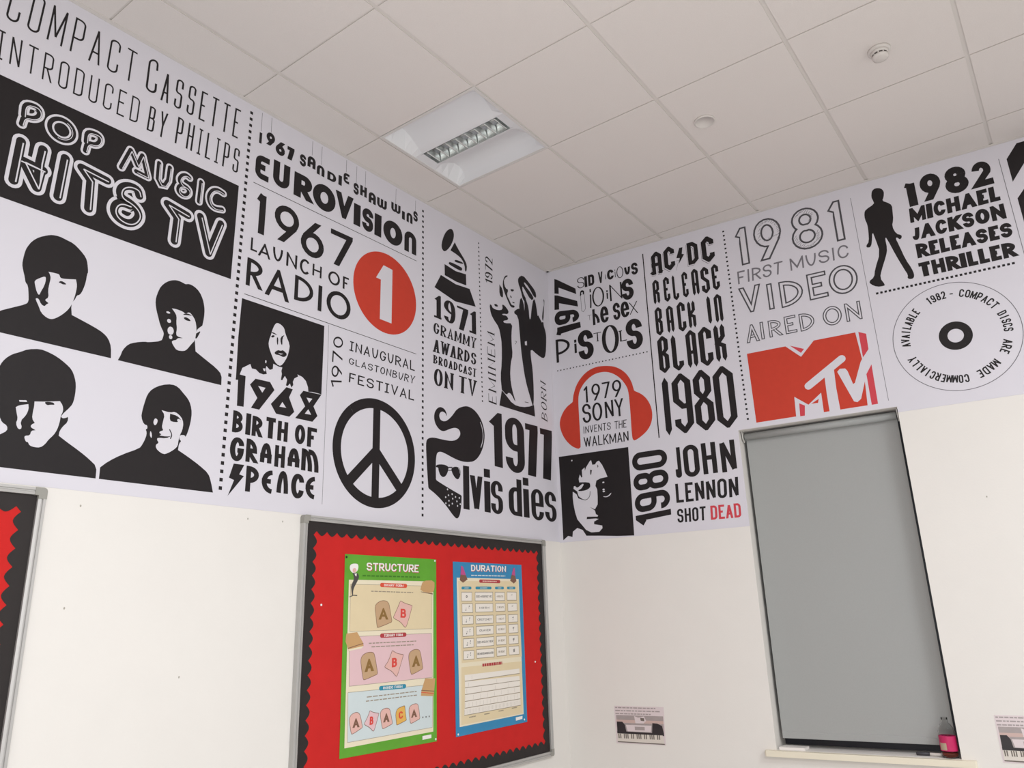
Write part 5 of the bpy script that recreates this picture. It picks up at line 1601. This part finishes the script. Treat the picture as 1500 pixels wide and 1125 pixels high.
P.stroke([(-1.0368,2.1945),(-1.0005,2.1995)], .006, 'ink_black', 2)
P.stroke([(-1.0339,2.1786),(-1.0037,2.1826)], .004, 'ink_black', 2)
P.stroke([(-.9513,2.202),(-.9403,2.1918),(-.9381,2.1747)], .003, 'ink_white', 3)
P.stroke([(-.7578,2.4937),(-.7365,2.4526),(-.7344,2.3955),(-.7572,2.3463)], .005, 'ink_white', 3, False, 2)
for c in [(-1.0396,2.0768),(-1.0039,2.0554),(-1.0322,2.0464),(-1.0548,2.034),(-.9769,2.0434),(-.9994,2.0318),(-.9464,2.0413),(-1.0295,2.0179),(-.9662,2.0211),(-1.0533,2.0024),(-1.0027,2.0054),(-1.0279,1.9938),(-.9617,1.9974),(-.9389,2.0088)]:
    P.ell(c, .005, .005, 'ink_white', 3, 10)
P.done('hair_figure', ml, 'black quiff, sideburn and sunglasses forming a face')
P = print_l()
GOT = S(.16, .12, round='c')
T(P, '1977', [[(-.6899,2.5769),(-.5568,2.5808),(-.5583,2.2544),(-.6885,2.2577)],[(-.53,2.5769),(-.3384,2.5823),(-.3405,2.2407),(-.5281,2.2459)],[(-.3256,2.5677),(-.1922,2.5711),(-.1935,2.2429),(-.3243,2.2464)],[(-.1672,2.5648),(-.0352,2.568),(-.0365,2.2411),(-.1659,2.2445)]], S(.16, .12, round='c'))
P = P.nl()
T(P, 'lvis', [[(-.9148,2.222),(-.8603,2.2232),(-.8608,1.9852),(-.9144,1.9863)],[(-.8545,2.1773),(-.7497,2.1791),(-.7504,1.9852),(-.8538,1.987)],[(-.7324,2.2291),(-.6827,2.2301),(-.6831,1.9856),(-.732,1.9866)],[(-.6758,2.1714),(-.5667,2.1732),(-.5674,1.9829),(-.6751,1.9847)]], S(.15, .11, round='c'))
P = P.nl()
T(P, 'dies', [[(-.5126,2.2045),(-.3838,2.2068),(-.3847,1.9883),(-.5117,1.9906)],[(-.3708,2.2247),(-.3101,2.2259),(-.3105,1.9875),(-.3704,1.9887)],[(-.2906,2.1689),(-.1608,2.1709),(-.1616,1.9793),(-.2899,1.9813)],[(-.149,2.169),(-.0229,2.1709),(-.0237,1.9826),(-.1483,1.9845)]], S(.15, .11, round='c'))
P.done('lettering', ml, 'heavy condensed black lettering')

# ------------------------------------------------------------------ the mural, right sheet: carried over the window
mr_ = root('wall_mural', RW.p(1.8, MB_Z, 0), 'black, white and red music timeline mural on the right wall above the blind', 'mural', 'music timeline murals')
m = MB()
e0 = .0015
for s0, s1, z0 in ((e0, W0, MB_Z - .004), (W0, W1, WT + .001), (W1, 4.3, 2.368)):
    m.box(RW.p(s0, z0, 0), DR * (s1 - s0), NR * SH, Z * (MT_Z - z0), 'mural_paper')
m.build('paper', mr_)
MURAL[0] = mr_
PR = RW.at(SH)


def print_r():
    return Print(PR)


P = print_r()
T(P, '1977', [(0.0358,3.2107),(0.0554,3.6347),(0.208,3.5564),(0.2341,3.2294)], S(.24, .2, round='c'), gap=.12)
P = P.nl()
for s_, q, st_ in (('S', [[(0.2262,3.5946),(0.2784,3.5944),(0.2783,3.5157),(0.2263,3.5155)]], S(.09, .06)), ('I', [[(0.2804,3.5919),(0.2988,3.5919),(0.2988,3.5142),(0.2805,3.5142)]], S(.25)), ('D', [[(0.3071,3.5941),(0.3514,3.594),(0.3513,3.5151),(0.3072,3.5149)]], S(.26, .22, round='c')), ('|', 0, 0), ('V', [[(0.382,3.5955),(0.413,3.5954),(0.4129,3.5086),(0.3821,3.5085)]], S(.17, .15)),
                   ('i', [[(0.4246,3.5654),(0.441,3.5654),(0.441,3.5322),(0.4246,3.5322)]], S(.14)), ('C', [[(0.4445,3.5915),(0.4917,3.5913),(0.4916,3.5212),(0.4446,3.5211)]], S(.28, .22)), ('i', [[(0.4972,3.5837),(0.5081,3.5837),(0.5081,3.5274),(0.4972,3.5274)]], S(.08)), ('O', [[(0.5127,3.5956),(0.5601,3.5954),(0.56,3.5138),(0.5128,3.5136)]], S(.07, .05)),
                   ('U', [[(0.5677,3.5845),(0.6082,3.5844),(0.6081,3.5237),(0.5678,3.5236)]], S(.26, .22)), ('S', [[(0.6156,3.5944),(0.6611,3.5943),(0.661,3.5106),(0.6157,3.5104)]], S(.24, .2)),
                   ('|', 0, 0), ('j', [[(0.3066,3.4928),(0.3239,3.4927),(0.3238,3.3521),(0.3067,3.352)]], S(.09)), ('O', [[(0.328,3.4935),(0.4145,3.4929),(0.4142,3.3554),(0.3284,3.3548)]], S(.08, .05)), ('i', [[(0.42,3.453),(0.4527,3.4529),(0.4527,3.3918),(0.4201,3.3917)]], S(.16)), ('N', [[(0.4541,3.4862),(0.5414,3.4857),(0.5411,3.3701),(0.4544,3.3696)]], S(.1, .07)), ('S', [[(0.5394,3.4956),(0.6204,3.4951),(0.62,3.3508),(0.5398,3.3502)]], S(.26, .2)),
                   ('|', 0, 0), ('T', [[(0.2867,3.3103),(0.3143,3.3103),(0.3143,3.274),(0.2867,3.274)]], S(.06)), ('h', [[(0.322,3.3441),(0.3707,3.3438),(0.3706,3.2334),(0.3221,3.2332)]], S(.22, .16)), ('e', [[(0.3769,3.3463),(0.4355,3.346),(0.4353,3.2331),(0.3771,3.2328)]], S(.22, .15)), ('|', 0, 0), ('S', [[(0.4676,3.3501),(0.5179,3.3498),(0.5177,3.2321),(0.4678,3.2318)]], S(.22, .16)), ('e', [[(0.521,3.3444),(0.5797,3.3441),(0.5795,3.2362),(0.5212,3.2359)]], S(.22, .15)), ('X', [[(0.5825,3.328),(0.6362,3.3277),(0.636,3.2456),(0.5826,3.2454)]], S(.07)),
                   ('|', 0, 0), ('p', [[(0.041,3.1936),(0.1453,3.1928),(0.1448,3.0318),(0.0415,3.031)]], S(.11, .1)), ('i', [[(0.1666,3.1634),(0.2059,3.1632),(0.2058,3.0704),(0.1667,3.0702)]], S(.17)), ('S', [[(0.2053,3.2142),(0.3159,3.2131),(0.3153,3.0123),(0.2059,3.0112)]], S(.25, .17)), ('T', [[(0.3201,3.1775),(0.3749,3.1773),(0.3748,3.1166),(0.3202,3.1165)]], S(.13, .08, serif=.14)), ('O', [[(0.3761,3.2093),(0.4955,3.2082),(0.4948,3.0195),(0.3768,3.0184)]], S(.14, .05)), ('L', [[(0.5018,3.1543),(0.5478,3.1541),(0.5477,3.08),(0.5019,3.0798)]], S(.15, .08, serif=.16)), ('S', [[(0.5448,3.2139),(0.6556,3.2128),(0.6549,3.0103),(0.5455,3.0091)]], S(.25, .17))):
    if s_ == '|':
        P = P.nl()
    else:
        T(P, s_, q, st_)
P.done('lettering', mr_, 'ransom-note lettering')
P = print_r()
a = [(0.2446,3.4699),(0.2712,3.4723),(0.2753,3.3615),(0.2601,3.3443),(0.2466,3.353),(0.2446,3.4699)]
P.stroke(a, .003, 'ink_grey', 2)
P.poly([(0.2393,3.462),(0.2442,3.4931),(0.2579,3.5006),(0.2724,3.4904),(0.2729,3.4691),(0.2632,3.4651),(0.2625,3.4837),(0.2512,3.4839),(0.2499,3.4639)], 'ink_black', 3)
P.done('safety_pin_print', mr_)
P = print_r()
dotted(P, [(0.0462,2.975),(0.6739,2.9757)], 28, .008)
P.done('dotted_divider', mr_)
P = print_r()
P.stroke([(0.7021,3.639),(0.7029,2.4246)], .007, 'ink_black', 1)
P.done('rule_line', mr_)
P = print_r()
P.stroke([(1.9534,3.6262),(1.9609,2.4368)], .0025, 'ink_grey', 1)
P.done('rule_line', mr_)
P = print_r()
P.stroke([(2.6709,3.6156),(2.682,2.9097)], .003, 'ink_grey', 1)
P.done('rule_line', mr_)
P = print_r()
dotted(P, [(1.2277,3.6386),(1.2358,2.4554)], 42, .011)
P.done('dotted_divider', mr_)
P = print_r()
dotted(P, [(1.9997,3.0301),(2.6264,3.0332)], 31, .012)
P.done('dotted_divider', mr_)

# rock entry: pointed blackletter-like capitals
P = print_r()
GO = dict(round='ch', chy=1.1, cap='point')
ACD = S(.19, .17, round='ch', chy=.9)
for s_, q in (('n', [[(0.7554,3.6288),(0.8233,3.6283),(0.823,3.4735),(0.7557,3.4729)]]), ('C', [[(0.8385,3.6389),(0.9095,3.6383),(0.9091,3.4778),(0.8389,3.4773)]]), ('D', [[(0.9923,3.6272),(1.0601,3.6267),(1.0598,3.4775),(0.9926,3.477)]]), ('C', [[(1.0825,3.6366),(1.1609,3.6359),(1.1605,3.4649),(1.0829,3.4642)]])):
    q2 = [[(a - .006, b - .008) for a, b in q[0]]]
    T(P, s_, q2, ACD, 'ink_grey', 1)
    q3 = [[(a - .004, b - .0055) for a, b in q[0]]]
    T(P, s_, q3, ACD, 'mural_paper', 2)
    T(P, s_, q, ACD, 'ink_black', 3)
P.poly([(0.7538,3.5524),(0.819,3.5511),(0.8231,3.5289),(0.7536,3.527)], 'ink_black', 3)
P.poly([(0.7399,3.4884),(0.7596,3.5021),(0.7782,3.4822),(0.765,3.4711),(0.753,3.4743)], 'ink_black', 3)
P.poly([(0.7907,3.4851),(0.8102,3.4987),(0.8293,3.4872),(0.8136,3.4705)], 'ink_black', 3)
P.poly([(0.9443,3.6102),(0.9656,3.6094),(0.9573,3.5656),(0.9716,3.559),(0.9314,3.5028),(0.9415,3.5417),(0.9197,3.5458)], 'ink_black', 3)
P.stroke([(0.9156,3.5281),(0.933,3.5274),(0.9118,3.4645)], .002, 'ink_grey', 2)
P = P.nl()
REL = S(.15, .11, **GO)
T(P, 'řєλєαSє', [[(0.7475,3.4375),(0.7902,3.4371),(0.79,3.2735),(0.7477,3.2731)],[(0.8182,3.439),(0.8578,3.4386),(0.8576,3.2727),(0.8184,3.2724)],[(0.8768,3.4381),(0.9144,3.4378),(0.9142,3.2695),(0.877,3.2692)],[(0.9394,3.4415),(0.9758,3.4412),(0.9756,3.2723),(0.9395,3.272)],[(1.001,3.4439),(1.0439,3.4436),(1.0437,3.27),(1.0012,3.2696)],[(1.059,3.4395),(1.1093,3.4391),(1.109,3.2671),(1.0592,3.2667)],[(1.1267,3.4397),(1.1701,3.4393),(1.1699,3.2721),(1.1269,3.2718)]], REL)
P = P.nl()
T(P, 'βαCķ', [[(0.7459,3.2509),(0.792,3.2505),(0.7918,3.0651),(0.7462,3.0647)],[(0.8191,3.2425),(0.8644,3.2421),(0.8642,3.0663),(0.8193,3.0659)],[(0.8892,3.2496),(0.9405,3.2491),(0.9402,3.0578),(0.8895,3.0573)],[(0.956,3.2407),(1.0027,3.2403),(1.0024,3.0649),(0.9563,3.0645)]], S(.14, .1, **GO))
P = P.nl()
T(P, 'In', [[(1.0788,3.246),(1.0969,3.2458),(1.0968,3.066),(1.0789,3.0659)],[(1.121,3.2435),(1.1677,3.2431),(1.1675,3.0635),(1.1213,3.0631)]], S(.13, .1, **GO))
P = P.nl()
T(P, 'βλαCķ', [[(0.7448,3.0566),(0.8121,3.0558),(0.8116,2.8193),(0.7453,2.8185)],[(0.8317,3.0489),(0.9018,3.0481),(0.9013,2.8171),(0.8322,2.8163)],[(0.9247,3.0545),(0.9894,3.0537),(0.9889,2.8183),(0.9252,2.8175)],[(1.0033,3.0563),(1.0829,3.0553),(1.0823,2.8116),(1.0039,2.8106)],[(1.0982,3.0535),(1.1636,3.0527),(1.1631,2.8203),(1.0987,2.8195)]], S(.14, .09, **GO))
P = P.nl()
T(P, 'I980', [[(0.7514,2.7906),(0.7867,2.7899),(0.7863,2.4297),(0.7518,2.4291)],[(0.8101,2.7974),(0.9274,2.7951),(0.9261,2.4302),(0.8115,2.428)],[(0.9368,2.7951),(1.0525,2.7927),(1.0511,2.4274),(0.9382,2.4252)],[(1.0616,2.7936),(1.1821,2.7911),(1.1807,2.4232),(1.0631,2.4209)]], S(.11, .085, **GO))
P.done('lettering', mr_, 'pointed black rock lettering with lightning bolt')

# cassette-player entry
P = print_r()
P.poly([(0.1775,2.4378),(0.1626,2.4311),(0.111,2.4605),(0.0607,2.5259),(0.0381,2.6017),(0.048,2.6548),(0.0862,2.7126),(0.1427,2.7441),(0.1427,2.7441),(0.1506,2.7933),(0.1795,2.8618),(0.2374,2.9203),(0.3076,2.9482),(0.3842,2.9439),(0.4584,2.9227),(0.5199,2.8743),(0.556,2.8092),(0.5688,2.7431),(0.5688,2.7431),(0.6244,2.7085),(0.6638,2.6494),(0.6768,2.5784),(0.6605,2.5129),(0.6214,2.468),(0.5517,2.4291),(0.5345,2.4368),(0.5312,2.4731),(0.5335,2.6108),(0.5323,2.7426),(0.5178,2.7897),(0.4806,2.8459),(0.4276,2.8878),(0.372,2.906),(0.3045,2.9027),(0.2438,2.8682),(0.2016,2.8208),(0.1836,2.769),(0.1823,2.6691),(0.1828,2.4458)], 'ink_red', 1, 2)
P.done('headphones_emblem', mr_, 'red headphones')
P = print_r()
T(P, '1⑨7⑨', [[(0.2214,2.8318),(0.2524,2.8317),(0.2523,2.7233),(0.2215,2.7231)],[(0.28,2.8372),(0.3411,2.8369),(0.3409,2.7271),(0.2802,2.7268)],[(0.3548,2.8348),(0.409,2.8345),(0.4088,2.73),(0.355,2.7297)],[(0.4234,2.8345),(0.4863,2.8341),(0.4861,2.7241),(0.4236,2.7238)]], S(.12, .1))
P = P.nl()
T(P, 'SONY', [[(0.2067,2.7159),(0.2682,2.7155),(0.2679,2.5914),(0.207,2.591)],[(0.276,2.7121),(0.3461,2.7117),(0.3458,2.5931),(0.2763,2.5927)],[(0.3649,2.711),(0.4226,2.7107),(0.4224,2.6002),(0.3651,2.5998)],[(0.4323,2.7101),(0.4896,2.7097),(0.4894,2.5979),(0.4325,2.5975)]], S(.12, .1))
P = P.nl()
q = [(0.2071,2.5708),(0.5048,2.5703),(0.5008,2.5207),(0.2061,2.5247)]
T(P, 'INVENTS', sub(q, 0, 0, .64, 1), S(.1, .1, round='c'), gap=.24)
P = P.nl()
T(P, 'THE', sub(q, .725, 0, 1, 1), S(.1, .1, round='c'), gap=.24)
P = P.nl()
T(P, 'WALKMAN', [(0.2056,2.5017),(0.5106,2.4959),(0.5082,2.4338),(0.2061,2.4355)], S(.11, .1, round='c'), gap=.2)
P.done('lettering', mr_, 'thin grey-black lettering inside the headphones')

# 1980 portrait entry
P = print_r()
P.poly([(0.0221,2.4002),(0.5013,2.3969),(0.497,1.865),(0.3925,1.8704),(0.2778,1.8812),(0.1839,1.8888),(0.0905,1.8889),(0.0905,1.8889),(0.0605,1.8978),(0.0254,1.8737),(0.0251,2.0905)], 'ink_black', 1)
P.poly([(0.2475,2.3498),(0.2545,2.3188),(0.2727,2.3192),(0.2858,2.3342),(0.3011,2.3388),(0.3201,2.3103),(0.3355,2.2754),(0.3512,2.2319),(0.3023,2.2275),(0.2747,2.2171),(0.2665,2.1852),(0.2769,2.1623),(0.2768,2.1189),(0.2735,2.0707),(0.2537,2.0431),(0.2221,2.0598),(0.2532,2.0351),(0.2576,2.0133),(0.2718,2.0039),(0.2684,1.9973),(0.1973,2.0029),(0.1934,1.9883),(0.2558,1.9868),(0.2744,1.9824),(0.2428,1.9693),(0.2417,1.9535),(0.2949,1.9408),(0.2956,1.9249),(0.2737,1.9057),(0.2207,1.9059),(0.1861,1.9237),(0.1584,1.9582),(0.1303,1.993),(0.1178,2.0375),(0.1089,2.093),(0.1067,2.1371),(0.1091,2.1672),(0.1338,2.148),(0.1444,2.1221),(0.174,2.1081),(0.174,2.1081),(0.1451,2.133),(0.138,2.1668),(0.1145,2.1849),(0.1247,2.2014),(0.1366,2.1945),(0.1579,2.2198),(0.155,2.2423),(0.1646,2.2689),(0.1738,2.2484),(0.1812,2.2502),(0.1798,2.2949),(0.2003,2.309),(0.2007,2.2867),(0.21,2.3078),(0.238,2.3432)], 'ink_white', 2)
P.poly([(0.1396,2.2219),(0.2233,2.2138),(0.2332,2.1989),(0.23,2.1784),(0.2019,2.1652),(0.1562,2.1637),(0.1444,2.1716),(0.1724,2.1795),(0.1811,2.2005),(0.1614,2.1972),(0.1392,2.186),(0.122,2.2073)], 'ink_black', 3, 1)
P.poly([(0.1154,2.1997),(0.132,2.1995),(0.1383,2.1723),(0.1203,2.1798)], 'ink_white', 4, 1)
P.stroke([(0.138,2.1668),(0.1451,2.133),(0.1741,2.1108),(0.201,2.1052),(0.2246,2.1245),(0.2285,2.1567)], .0035, 'ink_black', 4, False, 1)
P.poly([(0.1804,2.2088),(0.1893,2.2051),(0.1726,2.1822),(0.1478,2.1767),(0.1583,2.1976)], 'ink_white', 4, 1)
P.poly([(0.2375,2.2904),(0.2493,2.2862),(0.2433,2.2593),(0.2371,2.2573)], 'ink_black', 3)
P.poly([(0.2882,2.3172),(0.2958,2.3052),(0.2891,2.295)], 'ink_black', 3)
P.poly([(0.311,2.1168),(0.3413,2.112),(0.3723,2.1354),(0.3622,2.1178),(0.341,2.1082),(0.3206,2.1104)], 'ink_white', 3, 1)
for c, rx in (([(0.3212,2.2007)], .007), ([(0.3198,2.1574)], .008), ([(0.3202,2.1455)], .008), ([(0.1141,2.364)], .005)):
    P.ell(c[0], rx, .005, 'ink_white', 3, 12)
P.poly([(0.0904,1.8879),(0.0955,1.9207),(0.127,1.9405),(0.1623,1.9257),(0.1868,1.8875)], 'mural_paper', 3)
P.done('portrait_print', mr_, 'face in round glasses, half in black')
P = print_r()
T(P, '1980', [(0.5144,1.9083),(0.5197,2.3541),(0.7427,2.3549),(0.7346,1.9329)], S(.155, .15, round='c'), gap=.12)
P = P.nl()
T(P, 'JOHN', [[(0.786,2.3518),(0.8229,2.3515),(0.8227,2.1715),(0.7862,2.1712)],[(0.8384,2.3563),(0.9321,2.3553),(0.9315,2.1684),(0.839,2.1674)],[(0.9499,2.354),(1.0339,2.3532),(1.0334,2.1733),(0.9504,2.1725)],[(1.058,2.3515),(1.1442,2.3507),(1.1436,2.1711),(1.0586,2.1702)]], S(.165, .14, round='c'))
P = P.nl()
T(P, 'LENNON', [(0.7751,2.1385),(1.1419,2.1367),(1.1345,2.0274),(0.7734,2.0282)], S(.16, .14, round='c'), gap=.22)
P = P.nl()
T(P, 'SHOT', [(0.7716,1.9922),(0.9412,1.9931),(0.936,1.9145),(0.7697,1.9142)], S(.16, .14, round='c'), gap=.22)
P.done('lettering', mr_, 'condensed black capitals')
P = print_r()
T(P, 'DEAD', [(0.968,1.992),(1.1378,1.9907),(1.1361,1.9127),(0.9642,1.9135)], S(.17, .15, round='c'), 'ink_rose', gap=.2)
P.done('lettering', mr_, 'last word of the entry in red')

# music-video entry
P = print_r()
SK = S(.22, .18)
T(P, '1⑨⑧1', [[(1.2868,3.6332),(1.3621,3.6323),(1.3616,3.3864),(1.2874,3.3854)],[(1.3989,3.6479),(1.5612,3.6456),(1.5598,3.3829),(1.4003,3.3807)],[(1.6104,3.6469),(1.7853,3.6443),(1.7838,3.3843),(1.6119,3.3819)],[(1.8172,3.6369),(1.8944,3.6359),(1.8937,3.385),(1.8179,3.3838)]], SK, 'ink_sketch', outline=.04)
rnd = random.Random(8)
for q in ([(1.43,3.5077),(1.4435,3.6173),(1.5008,3.6308),(1.5464,3.5851),(1.5495,3.5299),(1.4571,3.5035)], [(1.6462,3.6002),(1.6905,3.6324),(1.738,3.594),(1.7183,3.5467)], [(1.6304,3.4822),(1.649,3.4236),(1.6973,3.3943),(1.754,3.4299),(1.7549,3.4822)]):
    for a, b in zip(q[:-1], q[1:]):
        for k in range(5):
            t = (k + .5) / 5
            c = (a[0] + (b[0] - a[0]) * t, a[1] + (b[1] - a[1]) * t)
            an = rnd.uniform(.3, 1.2)
            P.stroke([(c[0] - .012 * math.cos(an), c[1] - .012 * math.sin(an)), (c[0] + .012 * math.cos(an), c[1] + .012 * math.sin(an))], .0022, 'ink_grey', 4)
T(P, 'FIRST', [(1.2796,3.3543),(1.544,3.3527),(1.5312,3.275),(1.2772,3.2733)], S(.13, .12), 'ink_grey', gap=.22)
P = P.nl()
T(P, 'MUSIC', [(1.5828,3.3538),(1.8985,3.3557),(1.8942,3.2769),(1.5807,3.2779)], S(.13, .12), 'ink_grey', gap=.22)
P = P.nl()
T(P, 'VIDEO', [[(1.2768,3.2473),(1.3971,3.2463),(1.3965,3.0821),(1.2775,3.081)],[(1.4354,3.2328),(1.4632,3.2326),(1.463,3.0713),(1.4355,3.0711)],[(1.5019,3.2268),(1.63,3.2257),(1.6293,3.0664),(1.5026,3.0653)],[(1.6571,3.2324),(1.7607,3.2315),(1.7602,3.074),(1.6577,3.0731)],[(1.7693,3.2399),(1.9201,3.2384),(1.9193,3.0686),(1.7702,3.0671)]], S(.22, .18), 'ink_sketch', outline=.05)
P = P.nl()
T(P, 'AIRED', [[(1.2853,3.0084),(1.3574,3.0079),(1.3571,2.8993),(1.2855,2.8989)],[(1.3689,3.0102),(1.3873,3.0101),(1.3872,2.9037),(1.3689,2.9036)],[(1.4143,3.0076),(1.4842,3.0072),(1.484,2.9053),(1.4146,2.9049)],[(1.5043,3.0112),(1.5686,3.0108),(1.5684,2.9055),(1.5045,2.9051)],[(1.5853,3.0083),(1.665,3.0078),(1.6647,2.9035),(1.5856,2.9031)]], S(.2, .17), 'ink_sketch', outline=.05)
P = P.nl()
T(P, 'ON', [[(1.71,3.0149),(1.8091,3.0142),(1.8087,2.9022),(1.7104,2.9015)],[(1.8273,3.0117),(1.9085,3.0112),(1.9082,2.9049),(1.8276,2.9044)]], S(.2, .17), 'ink_sketch', outline=.05)
P.done('lettering', mr_, 'sketched outline lettering')
P = print_r()
P.poly([(1.2761,2.8367),(1.4922,2.8359),(1.5666,2.7584),(1.6457,2.8378),(1.8598,2.8371),(1.8715,2.6719),(1.8592,2.4284),(1.2799,2.4262)], 'ink_red', 1)
P.poly([(1.5167,2.8349),(1.5888,2.8005),(1.5697,2.7808)], 'ink_rose', 1)
P.poly([(1.8752,2.8364),(1.9115,2.818),(1.9098,2.7308),(1.8765,2.6896)], 'ink_rose', 1)
P.poly([(1.9114,2.6506),(1.8788,2.5976),(1.8791,2.4276),(1.9095,2.4281)], 'ink_rose', 1)
tt = [(1.5826,2.5855),(1.7711,2.7046)]
tw = [(1.6651,2.6662),(1.6804,2.6226)]
P.stroke(tt, math.hypot(tw[0][0] - tw[1][0], tw[0][1] - tw[1][1]) * .88, 'mural_paper', 2, caps=True)
P.poly([(1.6681,2.6656),(1.7245,2.6545),(1.7211,2.5479),(1.7241,2.4208),(1.6699,2.4226),(1.6693,2.524),(1.6712,2.6142)], 'mural_paper', 2)
P.poly([(1.7389,2.6368),(1.7543,2.6513),(1.7807,2.6474),(1.7903,2.6314),(1.8068,2.5552),(1.8169,2.5599),(1.8608,2.6674),(1.874,2.6881),(1.9115,2.7304),(1.9147,2.6499),(1.8794,2.5975),(1.8335,2.4685),(1.8138,2.4537),(1.7973,2.4605)], 'mural_paper', 2)
P.poly([(1.5009,2.5385),(1.5683,2.4815),(1.6419,2.5369),(1.6405,2.4242),(1.4962,2.4233)], 'mural_paper', 2)
P.poly([(1.5218,2.4976),(1.5495,2.4801),(1.5419,2.4245),(1.517,2.4246)], 'ink_rose', 3)
P.poly([(1.5829,2.4844),(1.6252,2.5051),(1.6184,2.4829)], 'ink_red', 3)
P.done('channel_emblem', mr_, 'red block letter with white sprayed letters')

# 1982 album entry
P = print_r()
P.poly([(2.06,3.6098),(2.0667,3.6337),(2.0836,3.6444),(2.1125,3.6352),(2.1248,3.6102),(2.1187,3.5789),(2.1074,3.5569),(2.1304,3.5397),(2.1505,3.5169),(2.1467,3.4744),(2.1434,3.432),(2.1306,3.3928),(2.1434,3.3444),(2.1672,3.3293),(2.1664,3.3139),(2.1545,3.3048),(2.1445,3.3227),(2.1362,3.3181),(2.1449,3.2814),(2.1637,3.1847),(2.1832,3.1294),(2.1899,3.0911),(2.185,3.0719),(2.1702,3.0677),(2.1546,3.0766),(2.1606,3.0956),(2.149,3.1298),(2.1229,3.2173),(2.0944,3.3321),(2.0865,3.338),(2.0875,3.27),(2.0754,3.2309),(2.044,3.1622),(2.0264,3.1145),(2.0443,3.0714),(2.0401,3.0635),(2.0054,3.0664),(1.9764,3.0893),(1.9704,3.1084),(2,3.1265),(2.0094,3.1682),(2.0504,3.2594),(2.0394,3.3414),(2.0315,3.3945),(2.019,3.3259),(2.0082,3.3025),(1.9888,3.306),(1.9898,3.3201),(2.0057,3.3371),(2.0124,3.4003),(2.0131,3.4439),(2.0058,3.4756),(2.0082,3.5117),(2.0173,3.531),(2.0662,3.552),(2.0632,3.5716),(2.0584,3.5917)], 'ink_black', 1, 1)
P.done('figure_silhouette', mr_, 'black standing silhouette, one knee bent')
P = print_r()
T(P, '1⑨⑧②', [[(2.2206,3.6339),(2.2752,3.6334),(2.2749,3.4781),(2.2209,3.4776)],[(2.2979,3.6417),(2.3961,3.6408),(2.3956,3.4865),(2.2985,3.4856)],[(2.4135,3.6409),(2.5211,3.6399),(2.5205,3.4869),(2.4141,3.486)],[(2.5411,3.6291),(2.6294,3.6283),(2.6289,3.4862),(2.5415,3.4854)]], S(.34, .25))
FB_ = S(.42, .26)
HEAVY = {'M': 1.4, 'I': .46, 'H': 1.12, 'A': 1.2, 'E': .86, 'L': .84, 'O': 1.22, 'N': 1.2, 'K': 1.15, 'J': .68, 'R': 1.08}
T(P, 'MICHAEL', [(2.2259,3.469),(2.6414,3.4701),(2.6381,3.3852),(2.2201,3.3842)], FB_, gap=.13, wid=HEAVY)
P = P.nl()
T(P, 'JACKSON', [(2.2219,3.3601),(2.6452,3.3644),(2.6453,3.2797),(2.215,3.2803)], FB_, gap=.13, wid=HEAVY)
P = P.nl()
T(P, 'RELEASES', [(2.2214,3.2574),(2.657,3.2545),(2.6524,3.1761),(2.2207,3.1748)], FB_, gap=.13, wid=HEAVY)
P = P.nl()
T(P, 'THRILLER', [(2.2168,3.1476),(2.6507,3.1482),(2.6493,3.0666),(2.2178,3.0665)], FB_, gap=.13, wid=HEAVY)
P.done('lettering', mr_, 'heavy black capitals')
P = print_r()
P.poly([(2.7039,3.6017),(2.7618,3.6752),(2.8771,3.6738),(2.8704,3.6393),(2.77,3.5517),(2.706,3.468)], 'ink_black', 1)
P.done('numeral', mr_)
P = print_r()
P.poly([(2.8594,3.5415),(2.7757,3.451),(2.7436,3.4135),(2.7084,3.3719),(2.7109,3.2323),(2.7172,2.9795),(2.7799,3.0143),(2.87,3.4705)], 'ink_black', 1)
P.done('numeral', mr_, 'edge of a giant black numeral')
P = print_r()
cc = (2.3164,2.7163,0.2877)
P.ring(cc, cc[2] - .0035, cc[2], 'ink_grey', 1, 120)
hc = (2.3169,2.7167,0.075)
P.ring(hc, hc[2] * .48, hc[2], 'ink_black', 1, 64)
CD = S(.2, .16, round='c')


def ang(q, up):
    a0 = math.atan2(q[0][1] - cc[1], q[0][0] - cc[0])
    a1 = math.atan2(q[1][1] - cc[1], q[1][0] - cc[0])
    while a1 > a0:
        a1 -= 2 * math.pi
    return a0, a1


for wd, q in (('1982', [(2.229,2.9285),(2.3009,2.9397)]), ('-', [(2.3362,2.9406),(2.3367,2.9405)]), ('COMPACT', [(2.3812,2.9324),(2.5109,2.8357)]), ('DISCS', [(2.5308,2.7876),(2.5506,2.6983)]), ('ARE', [(2.5327,2.6373),(2.5091,2.5912)]),
              ('MADE', [(2.4643,2.5379),(2.3888,2.4945)]), ('COMMERCIALLY', [(2.3266,2.4787),(2.0998,2.6309)]), ('AVAILABLE', [(2.0934,2.7136),(2.1696,2.8778)])):
    a0, a1 = ang(q, 1)
    if len(wd) == 1:
        ring_text(P, wd, cc, cc[2] * .79, cc[2] * .13, a0, a0, CD)
    else:
        ring_text(P, wd, cc, cc[2] * .79, cc[2] * .145, a0, a1, CD)
P.done('disc_emblem', mr_, 'thin circle of lettering round a black ring')
